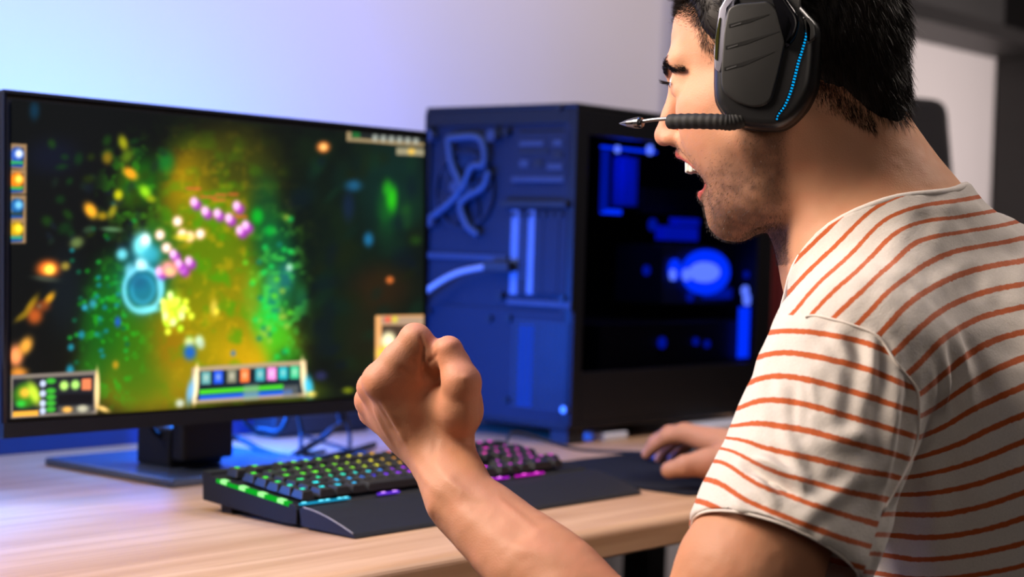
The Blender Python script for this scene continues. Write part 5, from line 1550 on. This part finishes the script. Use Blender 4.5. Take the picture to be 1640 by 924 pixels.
def shirt_mat():
    m = bpy.data.materials.new('striped_cotton'); m.use_nodes = True
    nt = m.node_tree; b = nt.nodes['Principled BSDF']; N_ = nt.nodes; Lk = nt.links
    def at_(n_):
        a = N_.new('ShaderNodeAttribute'); a.attribute_name = n_; return a.outputs['Fac']
    def mth(op, a, b_=None, c_=None):
        q = N_.new('ShaderNodeMath'); q.operation = op
        for i, v in enumerate((a, b_, c_)):
            if v is None: continue
            if isinstance(v, (int, float)): q.inputs[i].default_value = v
            else: Lk.new(v, q.inputs[i])
        return q.outputs[0]
    msk = mth('GREATER_THAN', at_('seam_side'), 0.0)
    s_ = mth('ADD', mth('MULTIPLY', at_('rows_sleeve'), msk), mth('MULTIPLY', at_('rows_body'), mth('SUBTRACT', 1.0, msk)))
    tc = N_.new('ShaderNodeTexCoord'); nz = N_.new('ShaderNodeTexNoise'); nz.inputs['Scale'].default_value = 260; nz.inputs['Detail'].default_value = 3
    Lk.new(tc.outputs['Object'], nz.inputs['Vector'])
    s_ = mth('ADD', s_, mth('MULTIPLY', mth('SUBTRACT', nz.outputs['Fac'], .5), .10))
    fr = mth('ABSOLUTE', mth('SUBTRACT', mth('FRACT', mth('ADD', s_, 0.5)), 0.5))
    mr = N_.new('ShaderNodeMapRange'); mr.inputs['From Min'].default_value = .100; mr.inputs['From Max'].default_value = .145
    mr.inputs['To Min'].default_value = 1; mr.inputs['To Max'].default_value = 0; Lk.new(fr, mr.inputs['Value'])
    mx = N_.new('ShaderNodeMix'); mx.data_type = 'RGBA'; Lk.new(mr.outputs[0], mx.inputs[0])
    mx.inputs[6].default_value = (*srgb((210, 202, 195)), 1); mx.inputs[7].default_value = (*srgb((180, 82, 26)), 1)
    n2_ = N_.new('ShaderNodeTexNoise'); n2_.inputs['Scale'].default_value = 700; n2_.inputs['Detail'].default_value = 2
    Lk.new(tc.outputs['Object'], n2_.inputs['Vector'])
    r_ = N_.new('ShaderNodeMapRange'); r_.inputs['To Min'].default_value = .86; r_.inputs['To Max'].default_value = 1.08; Lk.new(n2_.outputs['Fac'], r_.inputs['Value'])
    vm = N_.new('ShaderNodeVectorMath'); vm.operation = 'SCALE'; Lk.new(mx.outputs[2], vm.inputs[0]); Lk.new(r_.outputs[0], vm.inputs['Scale'])
    Lk.new(vm.outputs[0], b.inputs['Base Color'])
    b.inputs['Roughness'].default_value = .9; b.inputs['Sheen Weight'].default_value = .15
    bp = N_.new('ShaderNodeBump'); bp.inputs['Strength'].default_value = .35; bp.inputs['Distance'].default_value = .0006
    ad = mth('ADD', n2_.outputs['Fac'], mth('MULTIPLY', nz.outputs['Fac'], 1.2))
    Lk.new(ad, bp.inputs['Height']); Lk.new(bp.outputs[0], b.inputs['Normal'])
    return m
M_shirt = shirt_mat()
tsh = None
fs_ = sd[sF].mean(1) > 0
def shirt_piece(name, fm, parent):
    used = np.unique(sF[fm]); rm = -np.ones(len(sV), int); rm[used] = np.arange(len(used))
    o = mesh_np(name, sV[used], rm[sF[fm]], M_shirt, parent)
    for nm, ar in (('rows_body', sT), ('rows_sleeve', sS), ('seam_side', sd)):
        at_ = o.data.attributes.new(nm, 'FLOAT', 'POINT'); at_.data.foreach_set('value', ar[used].astype(np.float32))
    o.data.normals_split_custom_set_from_vertices([tuple(v) for v in sN[used]])
    return o
tsh = shirt_piece('t_shirt', ~fs_, PERSON)
slv = shirt_piece('sleeve', fs_, tsh)
# stitched seam and hem lines, laid on the cloth
sd_depth = (sV - np.array(CAM_LOC)) @ nF
def on_cloth(px, py, lift=.0006):
    m_ = (np.abs(px_-px) < 9) & (np.abs(py_-py) < 9)
    if not m_.any(): return None
    i = np.where(m_)[0]; i = i[(sN[i] @ nF) < .05] if ((sN[i] @ nF) < .05).any() else i
    # nearest to the camera first
    dn = sd_depth[i]; i = i[dn < dn.min() + .012]
    j = i[np.argmin(np.hypot(px_[i]-px, py_[i]-py))]
    d_ = sd_depth[j]
    return c(px, py, d_) + sN[j]*lift
pts = [on_cloth(x, y) for x, y in catmull([(x, y, 0) for x, y in seamline[2:-3]], 5)[:, :2]]
pts = np.array([p for p in pts if p is not None])
for _ in range(3): pts[1:-1] = (pts[:-2] + pts[1:-1]*2 + pts[2:])/4
M_seam = mat('white_stitching', tuple(srgb((222, 212, 204))), .9, noise=(900, .1), bump=(900, .4, .0005))
tube('seam', pts, .0011, M_seam, tsh, n=6, spline=False)
# hem: a rolled edge around the sleeve mouth
e1 = nrm(np.cross(SAX, [0, 0, 1])); e2 = np.cross(SAX, e1)
band = (np.abs((sV - ax_s1) @ SAX + .0025) < .003) & (rad_ > .055) & (rad_ < .085) & (sd > 0)
qa = sV[band] - ax_s1; ang = np.arctan2(qa @ e2, qa @ e1); rr_ = np.hypot(qa @ e2, qa @ e1)
ring = []
for k in range(72):
    a = -math.pi + (k+.5)*2*math.pi/72
    w_ = np.exp(-((np.angle(np.exp(1j*(ang - a))))/.06)**2)
    if w_.sum() < 1e-3: continue
    r_ = (rr_*w_).sum()/w_.sum(); ring.append(ax_s1 - SAX*.0008 + (e1*math.cos(a) + e2*math.sin(a))*(r_-.0004))
ring.append(ring[0])
tube('hem', ring, .0011, M_seam, slv, n=8, spline=False)
# collar band
q_ = sV - cF_; g_ = collar_g(sV.astype(np.float32)); cc_ = (cF_ + cB_)/2 + _up*.02
sel = (np.abs(g_) < .0035) & (np.linalg.norm(sV - cc_, axis=1) < .12)
qa = sV[sel] - cc_; ang = np.arctan2(qa @ _lat, qa @ _fb)
# keep only the outer rim of the cut in each direction
rad2 = np.hypot(qa @ _lat, qa @ _fb); ring = []
for k in range(60):
    a = -math.pi + (k+.5)*2*math.pi/60
    m_ = np.abs(np.angle(np.exp(1j*(ang - a)))) < .07
    if m_.sum() < 2: continue
    j = np.where(m_)[0]; j = j[rad2[j] > np.percentile(rad2[j], 88) - .001]
    ring.append(cc_ + qa[j].mean(0))
ring = np.array(ring)
for _ in range(3): ring = (np.roll(ring, 1, 0) + ring*2 + np.roll(ring, -1, 0))/4
ring = np.concatenate([ring, ring[:1]])
M_rib = mat('ribbed_collar', tuple(srgb((226, 218, 212))), .9, noise=(600, .08), bump=(500, .5, .0008))
tube('collar', ring, .0032, M_rib, tsh, n=10, spline=False)

print('wear', _t.time()-_t0)
# ------------------------------------------------------------------ legs and chair, below the frame
M_jean = mat('dark_denim', (0.02, 0.03, 0.06), .9, noise=(300, .2), bump=(500, .4, .0008))
hx_, hy_ = float(hipc[0]), float(hipc[1])
legs = Solid()
legs.ell((hx_, hy_, .575), (.19, .15, .10), None, k=.04)
for s_ in (-1, 1):
    legs.chain([((hx_ + s_*.09, hy_ + .02, .565), .085), ((hx_ + s_*.13, hy_ + .42, .545), .062)], k=.05)
    legs.chain([((hx_ + s_*.13, hy_ + .42, .545), .060), ((hx_ + s_*.14, hy_ + .47, .12), .042)], k=.03)
lV, lF = surface_nets(legs, legs.lo, legs.hi, .008, B=10, relax=2)
mesh_np('trousers', lV, lF, M_jean, PERSON)
for s_ in (-1, 1):
    bm = bmesh.new(); bmesh.ops.create_uvsphere(bm, u_segments=20, v_segments=12, radius=1)
    for v in bm.verts: v.co = (v.co.x*.045, v.co.y*.13, (max(v.co.z, -.5)+.5)*.075*(1 - .35*v.co.y))
    bmesh.ops.translate(bm, verts=bm.verts, vec=(hx_ + s_*.14, hy_ + .53, 0)); bm_obj('shoe', bm, M_rub, PERSON, True)
st = empty('desk_chair', (hx_, hy_, 0), 'black padded chair the man sits on at the desk', 'chair')
bm = bmesh.new(); add_box(bm, (hx_, hy_ + .02, .44), (.46, .46, .07), .025, 3); bm_obj('seat', bm, bpy.data.materials['charcoal_fabric'], st)
cyl('gas_column', (hx_, hy_, .09), (hx_, hy_, .405), .028, M_dmetal, st)
for k in range(5):
    a = k*2*math.pi/5 + .3; e = Vector((hx_ + math.cos(a)*.29, hy_ + math.sin(a)*.29, .07))
    cyl('leg', (hx_, hy_, .11), e, .024, M_black, st, r1=.015, n=12)
    cyl('caster', e + Vector((-.012, 0, -.042)), e + Vector((.012, 0, -.042)), .027, M_rub, st, n=16)

# ------------------------------------------------------------------ headset
HS = empty('headset', H(0, 95, -10), 'black gaming headset with cyan light line and microphone boom', 'headset')
def HP(px, py, l):
    """head coordinates (a, h) in mm where a line of sight meets the plane beside the ear"""
    d = (nR*(px-820) - nU*(py-462))/FPX + nF
    o = np.array(CAM_LOC); t = ((HO - o) @ Lh + l/1000) / (d @ Lh); q = o + d*t - HO
    return float(q @ Ah), float(q @ Uh)
def hs_prism(name, pts, l0, l1, m, parent=HS, bev=0, seg=3, smooth=True, side=1, curve=4, sc=1.0, rnd=None):
    P2 = [HP(x, y, l1) for x, y in pts]
    cx = sum(p[0] for p in P2)/len(P2); cy = sum(p[1] for p in P2)/len(P2)
    P2 = [(cx + (x-cx)*sc, cy + (y-cy)*sc) for x, y in P2]
    P2 = smooth_poly(P2, curve) if rnd is None else round_poly(P2, rnd)
    o = prism(name, P2, Vector(HO), Vector(Ah), Vector(Uh), Vector(Lh)*side, l0/1000, l1/1000, m, parent, bev, seg, False)
    me = o.data; me.polygons.foreach_set('use_smooth', np.ones(len(me.polygons), bool)); 
    try: me.set_sharp_from_angle(angle=math.radians(40))
    except Exception: pass
    return o
K1 = lambda l: [(980 + x/4.017, y/4.017) for x, y in l]
shell = K1([(672,150),(656,330),(654,600),(690,700),(760,775),(860,815),(1000,828),(1100,812),(1200,730),(1275,600),(1305,480),(1322,250),(1316,165),(1262,95),(1180,10),(1080,-50),(900,-70),(740,-50),(700,30)])
M_shell = mat('satin_black_shell', (0.014, 0.014, 0.015), .33, noise=(200, .1))
M_plate = mat('matte_grey_plate', (0.013, 0.013, 0.013), .48, bump=(2500, .2, .0002), noise=(150, .1))
M_leath = mat('black_leatherette', (0.010, 0.010, 0.010), .5, bump=(700, .3, .0005))
for side in (1, -1):
    P_ = HS
    hs_prism('ear_cushion', shell, 62, 86, M_leath, P_, .009, 4, side=side, sc=1.03)
    sh_ = hs_prism('ear_shell', shell, 84, 101, M_shell, P_, .008, 5, side=side, sc=1.0)
# faceted plate with three slots
plate = K1([(745,52),(800,22),(1000,4),(1035,30),(1120,132),(1138,190),(1110,300),(1070,480),(1025,640),(985,680),(900,692),(800,662),(730,610),(700,560),(697,465),(718,200)])
pl_ = hs_prism('face_plate', plate, 99, 104.5, M_plate, HS, .0018, 3, rnd=.004)
hs_prism('silver_trim', K1([(735,-20),(800,-20),(790,14),(746,48),(718,200),(696,468),(660,440),(655,330),(690,60)]), 99, 104, mat('steel_blue_trim', (0.42, 0.42, 0.52), .3, .5, noise=(90, .1)), HS, .001, 2, rnd=.001)
hs_prism('trim_window', K1([(688,120),(700,110),(678,390),(660,380),(664,240)]), 101, 104.6, mat('olive_window', (0.05, 0.05, 0.012), .15, noise=(80, .2)), HS, .0004, 1, rnd=.0005)
M_void = mat('slot_black', (0.002, 0.002, 0.002), .9, noise=(10, .1))
for (x0, y0, x1, y1) in ((752, 168, 1012, 92), (730, 308, 1076, 202), (722, 444, 1046, 332)):
    w_ = 11
    s__ = hs_prism('slot', K1([(x0, y0-w_), (x0+110, y0-w_-30), (x1, y1-3), (x1, y1+2), (x0+130, y0-22), (x0, y0+w_)]), 103, 104.75, M_void, pl_, 0, 1, rnd=.0003)
    hs_prism('slot_glint', K1([(x0+14, y0-4), (x0+80, y0-24), (x0+80, y0-16), (x0+14, y0+6)]), 103, 104.9, M_metal, s__, 0, 1, rnd=.0002)
# glossy yoke arm
hs_prism('yoke_arm', K1([(1000,-60),(1090,-60),(1128,0),(1190,90),(1205,150),(1180,240),(1112,318),(1136,200),(1122,130),(1040,30)]), 99, 107, M_gloss, HS, .003, 4, rnd=.004)
hs_prism('rear_fin', K1([(1215,100),(1270,110),(1312,160),(1318,240),(1252,290),(1262,180)]), 99, 103, mat('satin_dark_grey', (.03, .03, .03), .3, noise=(60, .1)), HS, .002, 3, rnd=.003)
# light line made of dashes
ll = catmull([(*q, 0) for q in K1([(1240,128),(1248,160),(1249,230),(1222,330),(1200,400),(1175,500),(1150,590),(1112,680),(1068,742),(1060,778)])], 10)[:, :2]
seg_l = np.concatenate([[0], np.cumsum(np.hypot(*np.diff(ll, axis=0).T))]); nd = 34
M_cy = emat('cyan_light', (0.0, 0.33, 0.75), 1.25)
ch = hs_prism('light_channel', list(map(tuple, ll[::6])) + [tuple(q + np.array([-3.2, -1.6])) for q in ll[::-6]], 99, 101.6, M_gloss, HS, 0, 1, rnd=.0005)
for k in range(nd):
    t0 = (k + .12)/nd*seg_l[-1]; t1 = (k + .62)/nd*seg_l[-1]
    p0 = np.array([np.interp(t0, seg_l, ll[:, q]) for q in (0, 1)]); p1 = np.array([np.interp(t1, seg_l, ll[:, q]) for q in (0, 1)])
    tn = nrm(p1 - p0); nn = np.array([-tn[1], tn[0]]) * (0.9 + 1.0*math.sin(math.pi*k/nd)) 
    pts = [HP(*(p0 + nn), 102), HP(*(p1 + nn), 102), HP(*(p1 - nn), 102), HP(*(p0 - nn), 102)]
    prism('light_dash', pts, Vector(HO), Vector(Ah), Vector(Uh), Vector(Lh), .100, .1024, M_cy, ch)
# microphone boom
def hw(px, py, l):
    a, h = HP(px, py, l); return HO + Ah*a + Uh*h + Lh*l/1000
bp_ = catmull([hw(1192, 190, 94), hw(1172, 196, 98), hw(1150, 195, 100), (hw(1110, 194, 98)), hw(1069, 195, 92)], 14)
rad = [.0064 - .0004*(i/len(bp_)) + .0002*(1 if (i//2) % 2 == 0 else -1) for i in range(len(bp_))]
rad[-1] = .004
tube('boom_sleeve', bp_, rad, M_rub, HS, n=18, spline=False)
tube('boom_rod', [hw(1072, 190, 92), hw(1050, 191.5, 89), hw(1026, 195, 86)], .0016, M_metal, HS, n=10)
tp = catmull([hw(1029, 196, 86.5), hw(1018, 197, 85), hw(1006, 197.5, 83.5), hw(992, 198, 82)], 8)
tube('microphone', tp, list(np.interp(np.linspace(0, 1, len(tp)), [0, .12, .35, .7, 1], [.0038, .0048, .0045, .0030, .0006])), mat('dark_chrome', (.16, .16, .17), .22, .9, noise=(90, .1)), HS, n=18, spline=False)
tube('microphone_slit', [hw(1018, 196, 89.0), hw(1010, 196.5, 88), hw(1002, 197.2, 86)], .0010, M_gloss, HS, n=6)
# headband over the top of the head
arc = [H(-4, 92*math.cos(t), 28 + 96*math.sin(t)) for t in np.linspace(-.1, math.pi + .1, 36)]
V = []; F = []
for i, p in enumerate(arc):
    t = np.linspace(-.1, math.pi + .1, 36)[i]; o_ = Lh*math.cos(t) + Uh*math.sin(t)
    for da, do in ((-19, 0), (19, 0), (19, 9), (-19, 9)): V.append(p + Ah*da/1000 + o_*do/1000)
for i in range(35):
    for k in range(4): F.append((i*4+k, i*4+(k+1) % 4, (i+1)*4+(k+1) % 4, (i+1)*4+k))
F += [(3, 2, 1, 0), (140, 141, 142, 143)]
mesh_np('headband', V, F, M_leath, HS, False)

print('all', _t.time()-_t0)
